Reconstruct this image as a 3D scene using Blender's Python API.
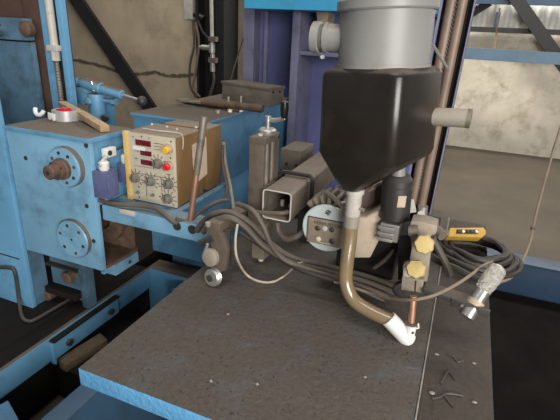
import bpy, bmesh, math, random
from mathutils import Vector as V, Matrix
random.seed(7)
for o in list(bpy.data.objects): bpy.data.objects.remove(o)
scene = bpy.context.scene
COL = scene.collection
# ------------------------------------------------------------------ camera
F_PX = 452.0
PIT, ROL, YAW = math.radians(21.5), math.radians(2.8), math.radians(21.4)
CAM = V((0, 0, 1.6))
FW = V((-math.sin(YAW)*math.cos(PIT), math.cos(YAW)*math.cos(PIT), -math.sin(PIT)))
_r = V((math.cos(YAW), math.sin(YAW), 0)); _u = _r.cross(FW)
RT = _r*math.cos(ROL) + _u*math.sin(ROL)
UP = -_r*math.sin(ROL) + _u*math.cos(ROL)
cd = bpy.data.cameras.new('camera'); co = bpy.data.objects.new('camera', cd); COL.objects.link(co)
cd.sensor_width = 36; cd.lens = F_PX/560*36; cd.clip_start = .02
co.matrix_world = Matrix(((RT.x, UP.x, -FW.x, CAM.x), (RT.y, UP.y, -FW.y, CAM.y), (RT.z, UP.z, -FW.z, CAM.z), (0, 0, 0, 1)))
scene.camera = co
# ------------------------------------------------------------------ light
w = bpy.data.worlds.new('world'); scene.world = w; w.use_nodes = True
bg = w.node_tree.nodes['Background']; bg.inputs[0].default_value = (.80, .90, 1.0, 1); bg.inputs[1].default_value = .14
def area(name, loc, target, sx, sy, power, color):
    d = bpy.data.lights.new(name, 'AREA'); d.shape = 'RECTANGLE'; d.size = sx; d.size_y = sy; d.energy = power; d.color = color
    o = bpy.data.objects.new(name, d); COL.objects.link(o); o.location = loc
    o.rotation_euler = (V(target)-V(loc)).to_track_quat('-Z', 'Y').to_euler(); return o
area('doorway_daylight', (2.9, -2.9, 2.2), (-.7, 1.5, .9), 3.2, 2.6, 415, (1, .965, .915))       # open hall door behind the photographer
area('roof_skylight', (-.6, .2, 5.6), (-.7, 1.8, .8), 2.6, 1.6, 110, (1, .96, .90))
area('roof_skylight', (1.0, 5.8, 5.6), (1.0, 7.8, .9), 6, 1.2, 690, (1, .95, .86))
area('roof_skylight', (-4.2, 3.2, 5.8), (-4.2, 4.6, .5), 3.0, 1.0, 85, (1, .92, .78))
vs = scene.view_settings
vs.view_transform = 'Standard'; vs.look = 'None'; vs.gamma = 1; vs.use_curve_mapping = False; vs.exposure = 0.0

# ------------------------------------------------------------------ pixel helpers (a pixel gives a direction, the plane gives the distance)
def ray(x, y): return FW + RT*((x-280)/F_PX) - UP*((y-210)/F_PX)
def PZ(x, y, z): d = ray(x, y); return CAM + d*((z-CAM.z)/d.z)
def PY(x, y, Y): d = ray(x, y); return CAM + d*((Y-CAM.y)/d.y)
def PX(x, y, X): d = ray(x, y); return CAM + d*((X-CAM.x)/d.x)

# ------------------------------------------------------------------ materials
def mat(name, col, rough=.6, metal=0.0, var=.25, vs_=6.0, dirt=None, dirt_amt=0.0, dirt_scale=4.0, dust=0.0, dustcol=(.085, .068, .052),
        bump=0.0, bscale=60.0, speck=0.0, trans=0.0, coat=0.0, alpha=1.0):
    m = bpy.data.materials.new(name); m.use_nodes = True
    nt = m.node_tree; N = nt.nodes; L = nt.links
    b = N['Principled BSDF']; b.inputs['Roughness'].default_value = rough; b.inputs['Metallic'].default_value = metal
    if trans: b.inputs['Transmission Weight'].default_value = trans
    if coat: b.inputs['Coat Weight'].default_value = coat
    if alpha < 1: b.inputs['Alpha'].default_value = alpha
    geo = N.new('ShaderNodeNewGeometry')
    def noise(scale, detail=4, rough_=.6):
        n = N.new('ShaderNodeTexNoise'); n.inputs['Scale'].default_value = scale; n.inputs['Detail'].default_value = detail
        n.inputs['Roughness'].default_value = rough_; L.new(geo.outputs['Position'], n.inputs['Vector']); return n
    def rng(src, a, b_, c=0., d=1.):
        r = N.new('ShaderNodeMapRange'); r.inputs[1].default_value = a; r.inputs[2].default_value = b_
        r.inputs[3].default_value = c; r.inputs[4].default_value = d; L.new(src, r.inputs[0]); return r.outputs[0]
    def mix(fac, A, B):
        x = N.new('ShaderNodeMix'); x.data_type = 'RGBA'
        L.new(fac, x.inputs[0])
        for s, v in ((6, A), (7, B)):
            if isinstance(v, tuple): x.inputs[s].default_value = (*v, 1)
            else: L.new(v, x.inputs[s])
        return x.outputs[2]
    c0 = tuple(max(0, v*(1-var)) for v in col); c1 = tuple(min(1, v*(1+var)) for v in col)
    cur = mix(rng(noise(vs_, 5).outputs[0], .3, .7), c0, c1)
    if dirt:
        cur = mix(rng(noise(dirt_scale, 8, .7).outputs[0], .62-.3*dirt_amt, .78-.2*dirt_amt, 0, min(1, .35+dirt_amt)), cur, dirt)
    if speck:
        cur = mix(rng(noise(140, 2).outputs[0], .66, .72, 0, speck), cur, tuple(min(1, v*2.4+.03) for v in col))
    if dust:
        sx = N.new('ShaderNodeSeparateXYZ'); L.new(geo.outputs['Normal'], sx.inputs[0])
        up = rng(sx.outputs[2], .45, .85)
        dn = rng(noise(9, 6, .7).outputs[0], .25, .5, .55 if dust < .95 else .93, 1.0)
        mu = N.new('ShaderNodeMath'); mu.operation = 'MULTIPLY'; L.new(up, mu.inputs[0]); L.new(dn, mu.inputs[1])
        m2 = N.new('ShaderNodeMath'); m2.operation = 'MULTIPLY'; L.new(mu.outputs[0], m2.inputs[0]); m2.inputs[1].default_value = dust
        dcol = mix(rng(noise(70, 8, .75).outputs[0], .33, .68), tuple(v*.80 for v in dustcol), tuple(v*1.25 for v in dustcol))
        cur = mix(m2.outputs[0], cur, dcol)
        rr = rng(m2.outputs[0], 0, 1, rough, .92); L.new(rr, b.inputs['Roughness'])
        if metal: L.new(rng(m2.outputs[0], 0, 1, metal, 0), b.inputs['Metallic'])
    L.new(cur, b.inputs['Base Color'])
    if bump:
        bp = N.new('ShaderNodeBump'); bp.inputs['Strength'].default_value = bump; bp.inputs['Distance'].default_value = .01
        L.new(noise(bscale, 6, .65).outputs[0], bp.inputs['Height']); L.new(bp.outputs[0], b.inputs['Normal'])
    return m
GR = (.022, .018, .015)
M = dict(
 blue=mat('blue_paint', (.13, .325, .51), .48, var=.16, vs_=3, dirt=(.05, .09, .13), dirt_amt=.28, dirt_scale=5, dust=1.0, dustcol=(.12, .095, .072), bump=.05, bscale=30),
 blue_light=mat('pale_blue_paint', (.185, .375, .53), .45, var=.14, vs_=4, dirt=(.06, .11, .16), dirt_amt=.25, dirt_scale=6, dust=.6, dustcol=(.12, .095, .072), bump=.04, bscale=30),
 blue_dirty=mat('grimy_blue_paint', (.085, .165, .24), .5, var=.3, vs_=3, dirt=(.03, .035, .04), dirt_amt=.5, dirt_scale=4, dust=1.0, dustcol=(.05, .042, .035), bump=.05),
 blue_beam=mat('bright_blue_paint', (.06, .36, .62), .45, var=.12, vs_=4, dirt=(.05, .09, .13), dirt_amt=.15, dirt_scale=9, dust=.7),
 table=mat('table_blue_paint', (.12, .36, .62), .45, var=.14, vs_=4, dirt=(.06, .10, .15), dirt_amt=.15, dirt_scale=9, dust=1.0, dustcol=(.074, .061, .050), bump=.6, bscale=60),
 tabler=mat('table_dark_grime', (.07, .12, .2), .6, var=.2, vs_=4, dust=1.0, dustcol=(.052, .042, .033), bump=.4, bscale=45),
 blue_plain=mat('dull_blue_paint', (.10, .22, .36), .5, var=.15, vs_=4, dirt=(.04, .07, .1), dirt_amt=.25, dirt_scale=6),
 motor=mat('dark_grey_motor', (.035, .033, .031), .42, var=.2, vs_=12, dust=.6, dustcol=(.09, .075, .06)),
 oldwood=mat('grimy_wood', (.20, .135, .075), .75, var=.3, vs_=30, dust=.8, dustcol=(.07, .052, .038), bump=.1),
 dustysteel=mat('dusty_beige_steel', (.33, .28, .22), .55, .2, var=.2, vs_=16, dirt=(.17, .13, .095), dirt_amt=.3, dirt_scale=16, dust=.8, dustcol=(.30, .25, .19)),
 blue_shaded=mat('shaded_blue_paint', (.028, .07, .12), .6, var=.25, vs_=4, dirt=(.03, .04, .05), dirt_amt=.35, dirt_scale=5),  # blue paint with the table's shadow put into its colour
 brownsteel=mat('oily_brown_steel', (.145, .115, .088), .5, .3, var=.25, vs_=18, dirt=(.06, .045, .03), dirt_amt=.35, dirt_scale=18, dust=.6, dustcol=(.15, .115, .085)),
 grit=mat('slag_grit', (.030, .024, .02), .6, var=.9, vs_=60),
 edge=mat('steel_and_edge_glint', (.26, .23, .19), .6, var=.3, vs_=40, bump=.1),  # metal chips, and the painted highlight along the table seam
 purple=mat('violet_blue_paint', (.12, .13, .29), .45, var=.14, vs_=3, dirt=(.04, .04, .07), dirt_amt=.22, dirt_scale=4, dust=.5),
 purple_worn=mat('worn_violet_paint', (.17, .17, .26), .5, var=.2, vs_=8, dirt=(.10, .08, .07), dirt_amt=.35, dirt_scale=9, dust=.6),
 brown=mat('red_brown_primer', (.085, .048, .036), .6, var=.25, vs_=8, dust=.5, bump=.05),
 brownrod=mat('dusty_brown_steel', (.205, .145, .11), .5, var=.15, vs_=14, metal=.1, dirt=(.16, .105, .075), dirt_amt=.25, dirt_scale=12, bump=.06),
 rust=mat('rusty_steel', (.115, .07, .045), .7, var=.35, vs_=25, dirt=(.05, .03, .02), dirt_amt=.4, dirt_scale=20, bump=.15),
 steel=mat('dirty_grey_steel', (.21, .18, .145), .5, .35, var=.2, vs_=14, dirt=(.07, .05, .035), dirt_amt=.35, dirt_scale=12, dust=.8, dustcol=(.14, .11, .085), bump=.05),
 steel_dk=mat('dark_grey_steel', (.055, .052, .05), .5, .3, var=.25, vs_=14, dust=.7),
 chrome=mat('bright_metal', (.55, .53, .49), .34, .75, var=.15, vs_=20, dust=.4),
 alu=mat('aluminium_tube', (.52, .52, .50), .3, .85, var=.12, vs_=20),
 foil=mat('foil_wrap', (.60, .57, .52), .35, .7, var=.3, vs_=90, bump=.9, bscale=120),
 copper=mat('copper_rod', (.36, .19, .13), .45, .5, var=.2, vs_=20),
 black=mat('black_plastic', (.014, .013, .012), .33, var=.3, vs_=10, dust=.5, dustcol=(.06, .048, .038)),
 blackhop=mat('black_hopper_plastic', (.020, .016, .013), .27, var=.3, vs_=8, dirt=(.06, .044, .033), dirt_amt=.22, dirt_scale=5, dust=.9),
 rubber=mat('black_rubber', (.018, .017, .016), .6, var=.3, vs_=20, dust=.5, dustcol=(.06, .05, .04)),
 pvc=mat('grey_pvc', (.245, .243, .23), .42, var=.08, vs_=5, dirt=(.17, .13, .10), dirt_amt=.22, dirt_scale=7, dust=.7, dustcol=(.2, .16, .125)),
 pvc_dirty=mat('dusty_pvc', (.29, .26, .215), .5, var=.12, vs_=10, dirt=(.2, .15, .11), dirt_amt=.3, dirt_scale=10, dust=.7, dustcol=(.3, .24, .19)),
 white=mat('white_plastic', (.72, .71, .68), .4, var=.05, vs_=12, dirt=(.45, .38, .3), dirt_amt=.12, dirt_scale=20),
 grimywhite=mat('grimy_white', (.50, .47, .42), .5, var=.1, vs_=15, dirt=(.25, .2, .15), dirt_amt=.3, dirt_scale=18),
 hose=mat('amber_flux_hose', (.215, .155, .09), .22, var=.12, vs_=15, coat=.5),
 cable=mat('dusty_grey_cable', (.085, .070, .055), .6, var=.2, vs_=18, dust=.5, dustcol=(.13, .105, .08)),
 cable_dk=mat('dark_cable', (.028, .025, .022), .55, var=.25, vs_=18, dust=.6, dustcol=(.06, .049, .038)),
 cable_lt=mat('pale_cable', (.40, .345, .27), .5, var=.12, vs_=20),
 cable_br=mat('tan_cable', (.22, .165, .12), .55, var=.15, vs_=20),
 ochre=mat('ochre_brown_paint', (.20, .115, .045), .5, var=.16, vs_=7, dirt=(.10, .06, .03), dirt_amt=.2, dirt_scale=7, dust=.9, dustcol=(.20, .16, .12)),
 cream=mat('cream_panel', (.50, .45, .345), .5, var=.08, vs_=12, dirt=(.26, .20, .13), dirt_amt=.2, dirt_scale=16, dust=.6, dustcol=(.2, .16, .12)),
 yellowcream=mat('yellowed_edge', (.62, .42, .14), .45, var=.1, vs_=20),
 lcd=mat('dark_red_display', (.13, .008, .02), .2, var=.1),
 knob=mat('grey_knob', (.16, .15, .13), .4, var=.15, vs_=50, dust=.5, dustcol=(.2, .17, .13)),
 ink=mat('black_ink', (.03, .028, .025), .6, var=.1),
 yellow=mat('yellow_button', (.78, .42, .02), .3, var=.05),
 red=mat('red_button', (.70, .015, .02), .3, var=.05),
 yknob=mat('dusty_yellow_plastic', (.50, .385, .15), .6, var=.15, vs_=25, dirt=(.38, .28, .14), dirt_amt=.3, dirt_scale=25, dust=.7, dustcol=(.42, .33, .17)),
 ypend=mat('yellow_pendant_plastic', (.50, .30, .05), .45, var=.15, vs_=30, dirt=(.2, .12, .04), dirt_amt=.3, dirt_scale=30),
 paleblue=mat('pale_blue_disc', (.44, .50, .49), .45, var=.06, vs_=14, dirt=(.3, .3, .27), dirt_amt=.2, dirt_scale=16),
 plate=mat('stained_nameplate', (.27, .215, .16), .5, .2, var=.2, vs_=30, dirt=(.13, .10, .07), dirt_amt=.3, dirt_scale=25),
 beige=mat('beige_casting', (.42, .34, .25), .55, var=.15, vs_=14, dirt=(.2, .14, .09), dirt_amt=.3, dirt_scale=16),
 wood=mat('pale_wood', (.36, .25, .15), .7, var=.25, vs_=30, dirt=(.16, .11, .07), dirt_amt=.3, dirt_scale=12, bump=.1),
 paper=mat('soiled_paper', (.52, .40, .30), .8, var=.1, vs_=25),
 tape=mat('silver_tape', (.50, .50, .49), .35, .4, var=.1, vs_=20),
 violetbox=mat('violet_switch_box', (.10, .115, .23), .5, var=.15, vs_=30),
 blacksteel=mat('black_structural_steel', (.011, .0105, .0105), .65, var=.3, vs_=4, dust=.3),
 floor=mat('dirty_concrete_floor', (.052, .041, .028), .75, var=.25, vs_=1.3, dirt=(.035, .027, .018), dirt_amt=.35, dirt_scale=1.1, bump=.1, bscale=20),
 shade_black=mat('shade_black_floor', (.005, .0042, .0036), 1.0, var=.4, vs_=6, bump=.2, bscale=30),  # near-black colour stands in for shadow on the floor
 platform=mat('black_grime_steel', (.013, .0105, .009), .8, var=.35, vs_=8, bump=.25, bscale=40),
 concrete=mat('stained_concrete', (.40, .33, .235), .85, var=.22, vs_=1.6, dirt=(.17, .135, .095), dirt_amt=.3, dirt_scale=2.2, bump=.25, bscale=9),
 concrete2=mat('pale_concrete', (.50, .46, .385), .85, var=.16, vs_=2.6, dirt=(.25, .20, .14), dirt_amt=.42, dirt_scale=3.2, bump=.2, bscale=9),
 stain=mat('damp_stain', (.10, .08, .058), .9, var=.2),
 sheet=mat('white_sheet_metal', (.62, .61, .57), .5, var=.05),
 darkblue=mat('navy_paint', (.020, .045, .085), .5, var=.25, vs_=4),
 bluegrey=mat('blue_grey_steel', (.075, .13, .19), .5, var=.2, vs_=3, dirt=(.07, .1, .14), dirt_amt=.3, dirt_scale=4),
)
M['shade_black'].node_tree.nodes['Principled BSDF'].inputs['Specular IOR Level'].default_value = .1
M['platform'].node_tree.nodes['Principled BSDF'].inputs['Specular IOR Level'].default_value = .2
# ------------------------------------------------------------------ mesh builder
class MB:
    def __init__(s): s.v = []; s.f = []
    def add(s, vs, fs):
        n = len(s.v); s.v += [V(p) for p in vs]; s.f += [tuple(i+n for i in f) for f in fs]; return s
    def box(s, x0, x1, y0, y1, z0, z1, mtx=None):
        p = [V((x, y, z)) for z in (z0, z1) for y in (y0, y1) for x in (x0, x1)]
        if mtx: p = [mtx @ q for q in p]
        return s.add(p, [(0, 2, 3, 1), (4, 5, 7, 6), (0, 1, 5, 4), (2, 6, 7, 3), (0, 4, 6, 2), (1, 3, 7, 5)])
    def obox(s, c, half, xa, ya):
        xa = V(xa).normalized(); ya = V(ya); ya = (ya-xa*ya.dot(xa)).normalized(); za = xa.cross(ya)
        m = Matrix((( xa.x, ya.x, za.x, c[0]), (xa.y, ya.y, za.y, c[1]), (xa.z, ya.z, za.z, c[2]), (0, 0, 0, 1)))
        hx, hy, hz = half; return s.box(-hx, hx, -hy, hy, -hz, hz, m)
    def bar(s, a, b, w, h, upv=(0, 0, 1)):
        a = V(a); b = V(b); return s.obox((a+b)/2, ((b-a).length/2, w/2, h/2), b-a, V(upv).cross(b-a))
    def rings(s, rings, cap0=True, cap1=True):
        n = len(rings[0]); vs = [p for r in rings for p in r]; fs = []
        for i in range(len(rings)-1):
            for j in range(n):
                k = (j+1) % n; fs.append((i*n+j, i*n+k, (i+1)*n+k, (i+1)*n+j))
        if cap0: fs.append(tuple(range(n-1, -1, -1)))
        if cap1: fs.append(tuple((len(rings)-1)*n+j for j in range(n)))
        return s.add(vs, fs)
    def lathe(s, prof, o, axis=(0, 0, 1), n=28, cap0=True, cap1=True):
        ax = V(axis).normalized(); t = V((1, 0, 0)) if abs(ax.x) < .9 else V((0, 1, 0))
        e1 = ax.cross(t).normalized(); e2 = ax.cross(e1); o = V(o)
        return s.rings([[o+ax*h+(e1*math.cos(2*math.pi*j/n)+e2*math.sin(2*math.pi*j/n))*r for j in range(n)] for r, h in prof], cap0, cap1)
    def cyl(s, a, b, r, r2=None, n=20):
        a = V(a); b = V(b); return s.lathe([(r, 0), (r if r2 is None else r2, (b-a).length)], a, b-a, n)
    def ringlathe(s, prof, o, axis=(0, 0, 1), n=28):        # closed profile -> torus like solid
        ax = V(axis).normalized(); t = V((1, 0, 0)) if abs(ax.x) < .9 else V((0, 1, 0))
        e1 = ax.cross(t).normalized(); e2 = ax.cross(e1); o = V(o); m = len(prof); vs = []
        for j in range(n):
            a = 2*math.pi*j/n
            for r, h in prof: vs.append(o+ax*h+(e1*math.cos(a)+e2*math.sin(a))*r)
        return s.add(vs, [(j*m+i, j*m+(i+1) % m, ((j+1) % n)*m+(i+1) % m, ((j+1) % n)*m+i) for j in range(n) for i in range(m)])
    def tube(s, pts, r, n=10, sub=6, closed=False):
        p = [V(q) for q in pts]
        if len(p) > 2 and sub > 1:
            q = []; m = len(p); rngs = range(m if closed else m-1)
            for i in rngs:
                p0 = p[(i-1) % m] if (closed or i > 0) else p[0]*2-p[1]
                p1 = p[i]; p2 = p[(i+1) % m]; p3 = p[(i+2) % m] if (closed or i+2 < m) else p[-1]*2-p[-2]
                for k in range(sub):
                    t = k/sub; q.append(.5*((2*p1)+(p2-p0)*t+(2*p0-5*p1+4*p2-p3)*t*t+(3*p1-p0-3*p2+p3)*t**3))
            if not closed: q.append(p[-1])
            p = q
        rs = []; e1 = None; m = len(p)
        for i in range(m):
            a = p[i-1] if (closed or i > 0) else p[i]; b = p[(i+1) % m] if (closed or i < m-1) else p[i]
            t = (b-a).normalized()
            if e1 is None: e1 = t.cross(V((0, 0, 1)) if abs(t.z) < .9 else V((1, 0, 0))).normalized()
            e1 = (e1-t*e1.dot(t)).normalized(); e2 = t.cross(e1)
            rs.append([p[i]+(e1*math.cos(2*math.pi*j/n)+e2*math.sin(2*math.pi*j/n))*r for j in range(n)])
        if closed: rs.append(rs[0]); return s.rings(rs, False, False)
        return s.rings(rs)
    def prism(s, poly, d):                                   # world polygon extruded by vector d
        d = V(d); a = [V(p) for p in poly]; return s.rings([a, [p+d for p in a]])
    def sphere(s, c, r, n=12):
        k = n//2; return s.lathe([(max(1e-4, r*math.sin(math.pi*i/k)), -r*math.cos(math.pi*i/k)) for i in range(k+1)], c, (0, 0, 1), n)
    def gon(s, c, axis, r, h, n=6, ph=0):
        return s.lathe([(r, 0), (r, h)], c, axis, n)
ORG = {}
def build(name, mb, m, parent=None, bevel=0.0, label=None, org=None, smooth=32):
    bm = bmesh.new(); vv = [bm.verts.new(p) for p in mb.v]
    for f in mb.f:
        try: bm.faces.new([vv[i] for i in f])
        except ValueError: pass
    bmesh.ops.recalc_face_normals(bm, faces=bm.faces)
    if bevel:
        es = [e for e in bm.edges if len(e.link_faces) == 2 and e.calc_face_angle(0) > .6]
        bmesh.ops.bevel(bm, geom=es, offset=bevel, segments=2, profile=.6, affect='EDGES', clamp_overlap=True)
    if parent is not None: o0 = ORG[parent.name]
    elif org is not None: o0 = V(org)
    else:
        xs = [v.co for v in bm.verts]; o0 = V(((min(p.x for p in xs)+max(p.x for p in xs))/2, (min(p.y for p in xs)+max(p.y for p in xs))/2, min(p.z for p in xs)))
    for v in bm.verts: v.co -= o0
    me = bpy.data.meshes.new(name); bm.to_mesh(me); bm.free()
    me.polygons.foreach_set('use_smooth', [True]*len(me.polygons)); me.set_sharp_from_angle(angle=math.radians(smooth))
    me.materials.append(M[m] if isinstance(m, str) else m)
    o = bpy.data.objects.new(name, me); COL.objects.link(o); ORG[o.name] = o0
    if parent is not None: o.parent = parent
    else: o.location = o0
    if label: o['label'] = label
    return o
def tag(o, label, cat, group=None):
    o['label'] = label; o['category'] = cat
    if group: o['group'] = group
    return o
def thing(name, label, cat, loc, group=None):
    o = bpy.data.objects.new(name, None); COL.objects.link(o); o.location = loc; o.empty_display_size = .05
    ORG[o.name] = V(loc); return tag(o, label, cat, group)
def struct(name, mb, m, bevel=0, parent=None):
    o = build(name, mb, m, parent, bevel)
    if parent is None: o['kind'] = 'structure'
    return o
def single(name, mb, m, label, cat, group=None, bevel=0):
    return tag(build(name, mb, m, None, bevel), label, cat, group)
def B(*a, **k): return MB().box(*a, **k)

# ================================================================== setting
struct('floor', B(-9, 6, -2.5, 8.2, -.1, 0), 'floor')
wb = struct('wall_back', B(-2.4, 6, 7.8, 8.0, 0, 1.74), 'concrete2')
m = MB(); xs = [-2.4+i*.0375 for i in range(225)]                      # corrugated sheet above the concrete
ra = [V((x, 7.84+(.022 if (i//2) % 2 else 0), 1.74)) for i, x in enumerate(xs)]
for p, q in zip(ra[:-1], ra[1:]): m.add([p, q, q+V((0, 0, 3)), p+V((0, 0, 3))], [(0, 1, 2, 3)])
build('corrugated_sheet', m, 'sheet', wb, smooth=10)
wl = struct('wall_left', B(-9, -2.15, 4.95, 5.15, 0, 4.2), 'concrete')
st = MB(); pts = [(70, 59), (90, 63), (108, 68), (122, 73), (140, 74), (155, 72), (168, 76), (182, 76), (197, 74), (206, 74)]
pl = [PY(*p, 4.945) for p in pts]; lo, hi = [], []; rs_ = random.Random(4)
for a, b in zip(pl[:-1], pl[1:]):
    for k in range(6):
        q = a.lerp(b, k/6); hw = .012+.014*rs_.random(); dz = .012*(rs_.random()-.5); lo.append(q+V((0, 0, dz-hw))); hi.append(q+V((0, 0, dz+hw)))
n_ = len(lo); st.add(lo+hi, [(i, i+1, n_+i+1, n_+i) for i in range(n_-1)])
build('damp_line', st, 'stain', wl, label='wavy dark damp line across the concrete')
struct('wall_return', B(-2.4, -2.15, 5.15, 7.8, 0, 4.2), 'concrete')
struct('floor_shade_right', B(.2, 4.2, -.6, PZ(530, 267, .24).y, .0, .02), 'shade_black')  # thin black sheet, painted shadow right of the table
struct('floor_shade_under_table', B(-1.4, .2, -.6, 2.2, .0, .02), 'shade_black')  # black sheet again, shadow painted under and beside the table

# steel framing on the walls
t = thing('steel_column', 'black steel H column carrying pipes against the left concrete wall', 'column', PY(216, 200, 4.8)*1)
c0 = PY(201, 50, 4.75).x; c1 = PY(226, 50, 4.65).x
t.location.z = 0; ORG[t.name] = V(t.location)
build('flange', B(c0, c0+.03, 4.65, 4.93, 0, 4), 'blacksteel', t)
build('web', B(c0+.03, c1-.1, 4.79, 4.81, 0, 4), 'blacksteel', t)
build('flange', B(c1-.1, c1, 4.6, 4.93, 0, 4), 'blacksteel', t)
def brace(name, pa, pb, Y, wdt, thick, label, m_='blacksteel', ext=(0, 0), cat='brace'):
    a, b = PY(*pa, Y), PY(*pb, Y); d = (b-a).normalized(); a -= d*ext[0]; b += d*ext[1]
    return single(name, MB().obox((a+b)/2, ((b-a).length/2, thick/2, wdt/2), d, (0, 1, 0)), m_, label, cat)
brace('diagonal_brace', (77, 0), (148, 105), 4.86, .175, .05, 'wide black diagonal steel brace on the left concrete wall', ext=(1.2, .9))
brace('diagonal_brace', (517, 0), (558, 58), 7.62, .16, .06, 'black diagonal steel brace on the right pale wall', ext=(.8, .9))
brace('diagonal_brace', (463, 19), (490, 2), 7.78, .11, .03, 'short black diagonal brace beside the brown vertical rods', ext=(.8, .0))
brace('wall_rail', (470, 29), (560, 32.5), 7.7, .07, .08, 'thin black horizontal rail along the concrete top edge', ext=(1.0, 2.5), cat='rail')
brace('girt_beam', (470, -1), (560, 1), 7.7, .12, .1, 'dark blue-grey girt at the top of the right wall', 'darkblue', ext=(1.0, 2.5), cat='beam')
t = thing('crash_rail', 'blue-grey horizontal steel channel running along the right wall', 'rail', (1, 7.3, 1.3))
a, b = PY(463, 54.5, 7.2), PY(560, 57.5, 7.2); zc = (a.z+b.z)/2
build('channel_web', B(a.x-.6, b.x+2, 7.2, 7.23, zc-.075, zc+.075), 'bluegrey', t)
build('channel_flange', B(a.x-.6, b.x+2, 7.23, 7.34, zc+.055, zc+.075), 'bluegrey', t)
build('channel_flange', B(a.x-.6, b.x+2, 7.23, 7.34, zc-.075, zc-.055), 'bluegrey', t)
for xx in (-.4, 3.2): build('post', B(xx, xx+.1, 7.24, 7.34, 0, zc-.05), 'blacksteel', t)
a = PY(501, 12, 7.66); single('hanging_bracket', MB().box(a.x-.06, a.x+.0, 7.66, 7.70, 1.80, 2.0), 'darkblue', 'dark blue upright strut above the blue channel on right wall', 'strut')
m = MB().tube([PY(500, 8, 7.5), PY(497, 25, 7.5), PY(496, 38, 7.5), PY(494, 50, 7.3)], .012, 6)
single('frayed_strap', m, 'rust', 'thin brown strap dangling onto the blue channel', 'strap')

# services on the black column
Yp = 4.55
t = thing('wall_socket_box', 'white electrical box with black plug near the black column', 'box', PY(191, 18, 4.8))
a = PY(191, 7, 4.8); build('box_body', B(a.x-.06, a.x+.06, 4.74, 4.95, a.z-.13, a.z+.16), 'grimywhite', t, .01)
a = PY(195, 14, 4.7); build('plug', MB().cyl(a, a+V((.13, -.02, -.05)), .035), 'black', t)
for k, (pts, mm, lab) in enumerate((
    ([(193, 20), (194, 45), (190, 65), (190, 85), (196, 97)], 'cable', 'grey cable hanging straight down beneath the white socket box'),
    ([(196, 22), (199, 45), (195, 75), (193, 88), (200, 97)], 'brownrod', 'brown cable hanging down beside the grey wall cable'),
    ([(198, 20), (203, 32), (210, 40)], 'cable_dk', 'short black cable looping from the plug to the white pipe'))):
    single('power_cable', MB().tube([PY(*p, 4.62-.02*k) for p in pts], .014, 8), mm, lab, 'cable')
t = thing('compressed_air_pipe', 'white air pipe with brass valves running down the black column', 'pipe', PY(213, 95, Yp))
build('pipe', MB().cyl(PY(211, -20, Yp), PY(212.3, 56, Yp), .02), 'grimywhite', t)
for y in (39, 60):
    a = PY(212, y, Yp); build('pipe_clip', MB().box(a.x-.03, a.x+.06, Yp-.03, Yp+.03, a.z-.025, a.z+.025), 'steel', t)
a = PY(212, 48, Yp); build('valve', MB().cyl(a+V((-.12, 0, 0)), a, .03).cyl(a+V((-.15, 0, 0)), a+V((-.12, 0, 0)), .022).cyl(a+V((0, 0, -.05)), a+V((0, 0, .05)), .034), 'chrome', t)
a = PY(212.6, 63, Yp); build('coupling', MB().cyl(a+V((0, 0, -.09)), a+V((0, 0, .09)), .028), 'chrome', t)
build('air_hose', MB().tube([PY(212.6, 69, Yp), PY(214, 80, Yp), PY(211, 92, Yp), PY(208, 100, Yp)], .016, 8), 'cable', t)
single('hanging_wire', MB().tube([PY(252, -3, 3.0), PY(248, 22, 3.0), PY(239, 52, 3.0), PY(232, 75, 3.0), PY(228, 95, 3.0)], .005, 6), 'cable', 'thin grey wire drooping beside the violet column', 'wire')

# ================================================================== violet carriage column
YB = 3.0
def xp(px, py, Y): return PY(px, py, Y).x
t = thing('carriage_column', 'violet-blue welded steel column standing behind the flux hopper', 'column', (-.8, YB, 0))
xl, xm, xr = xp(252, 50, YB), xp(295, 50, YB-.25), xp(441, 30, YB)
build('back_panel', B(xl, xr, YB, YB+.03, 0, 2.6), 'purple', t)
build('side_flange', B(xl-.02, xl+.06, YB-.10, YB, 0, 2.6), 'purple_worn', t, .004)
x2 = xp(266, 50, YB-.02); build('edge_strip', B(x2-.012, x2+.012, YB-.03, YB, 0, 2.6), 'purple_worn', t)
x2 = xp(270, 50, YB-.02)
build('front_flange', B(xm-.015, xm+.035, YB-.28, YB, 0, 2.6), 'purple_worn', t, .004)
x3 = xp(303, 100, YB-.05); build('stiffener', B(x3-.01, x3+.02, YB-.08, YB, 0, PY(303, 57, YB-.1).z), 'purple', t, .003)
zs = PY(320, 54, YB-.24).z; build('shelf_plate', B(xm+.035, xr, YB-.26, YB, zs-.012, zs+.012), 'purple_worn', t, .003)
build('recess_back', B(xm+.035, xm+.3, YB-.03, YB, zs+.012, 2.3), 'purple', t)
a = PY(322, 57, YB-.27); build('bolt', MB().cyl(a, a+V((0, .03, 0)), .012, n=8), 'white', t)
a = PY(322, 15, YB-.2); build('lug', MB().prism([a+V((-.05, 0, .08)), a+V((.05, 0, .08)), a+V((.03, 0, -.07)), a+V((-.02, 0, -.07))], (0, .15, 0)), 'beige', t, .004)
YT = 2.62
t = thing('boom_beam', 'bright blue box beam across the top of the violet column', 'beam', (-.7, YT, PY(340, 9, YT).z))
z0 = PY(300, 10, YT).z; build('beam_body', B(xp(244, 5, YT), xp(440, 5, YT), YT, YT+.35, z0, z0+.35), 'blue_beam', t, .004)
build('end_plate', B(xp(440, 5, YT), xp(443, 5, YT), YT-.02, YT+.37, z0-.02, z0+.37), 'blue_beam', t, .003)

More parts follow.
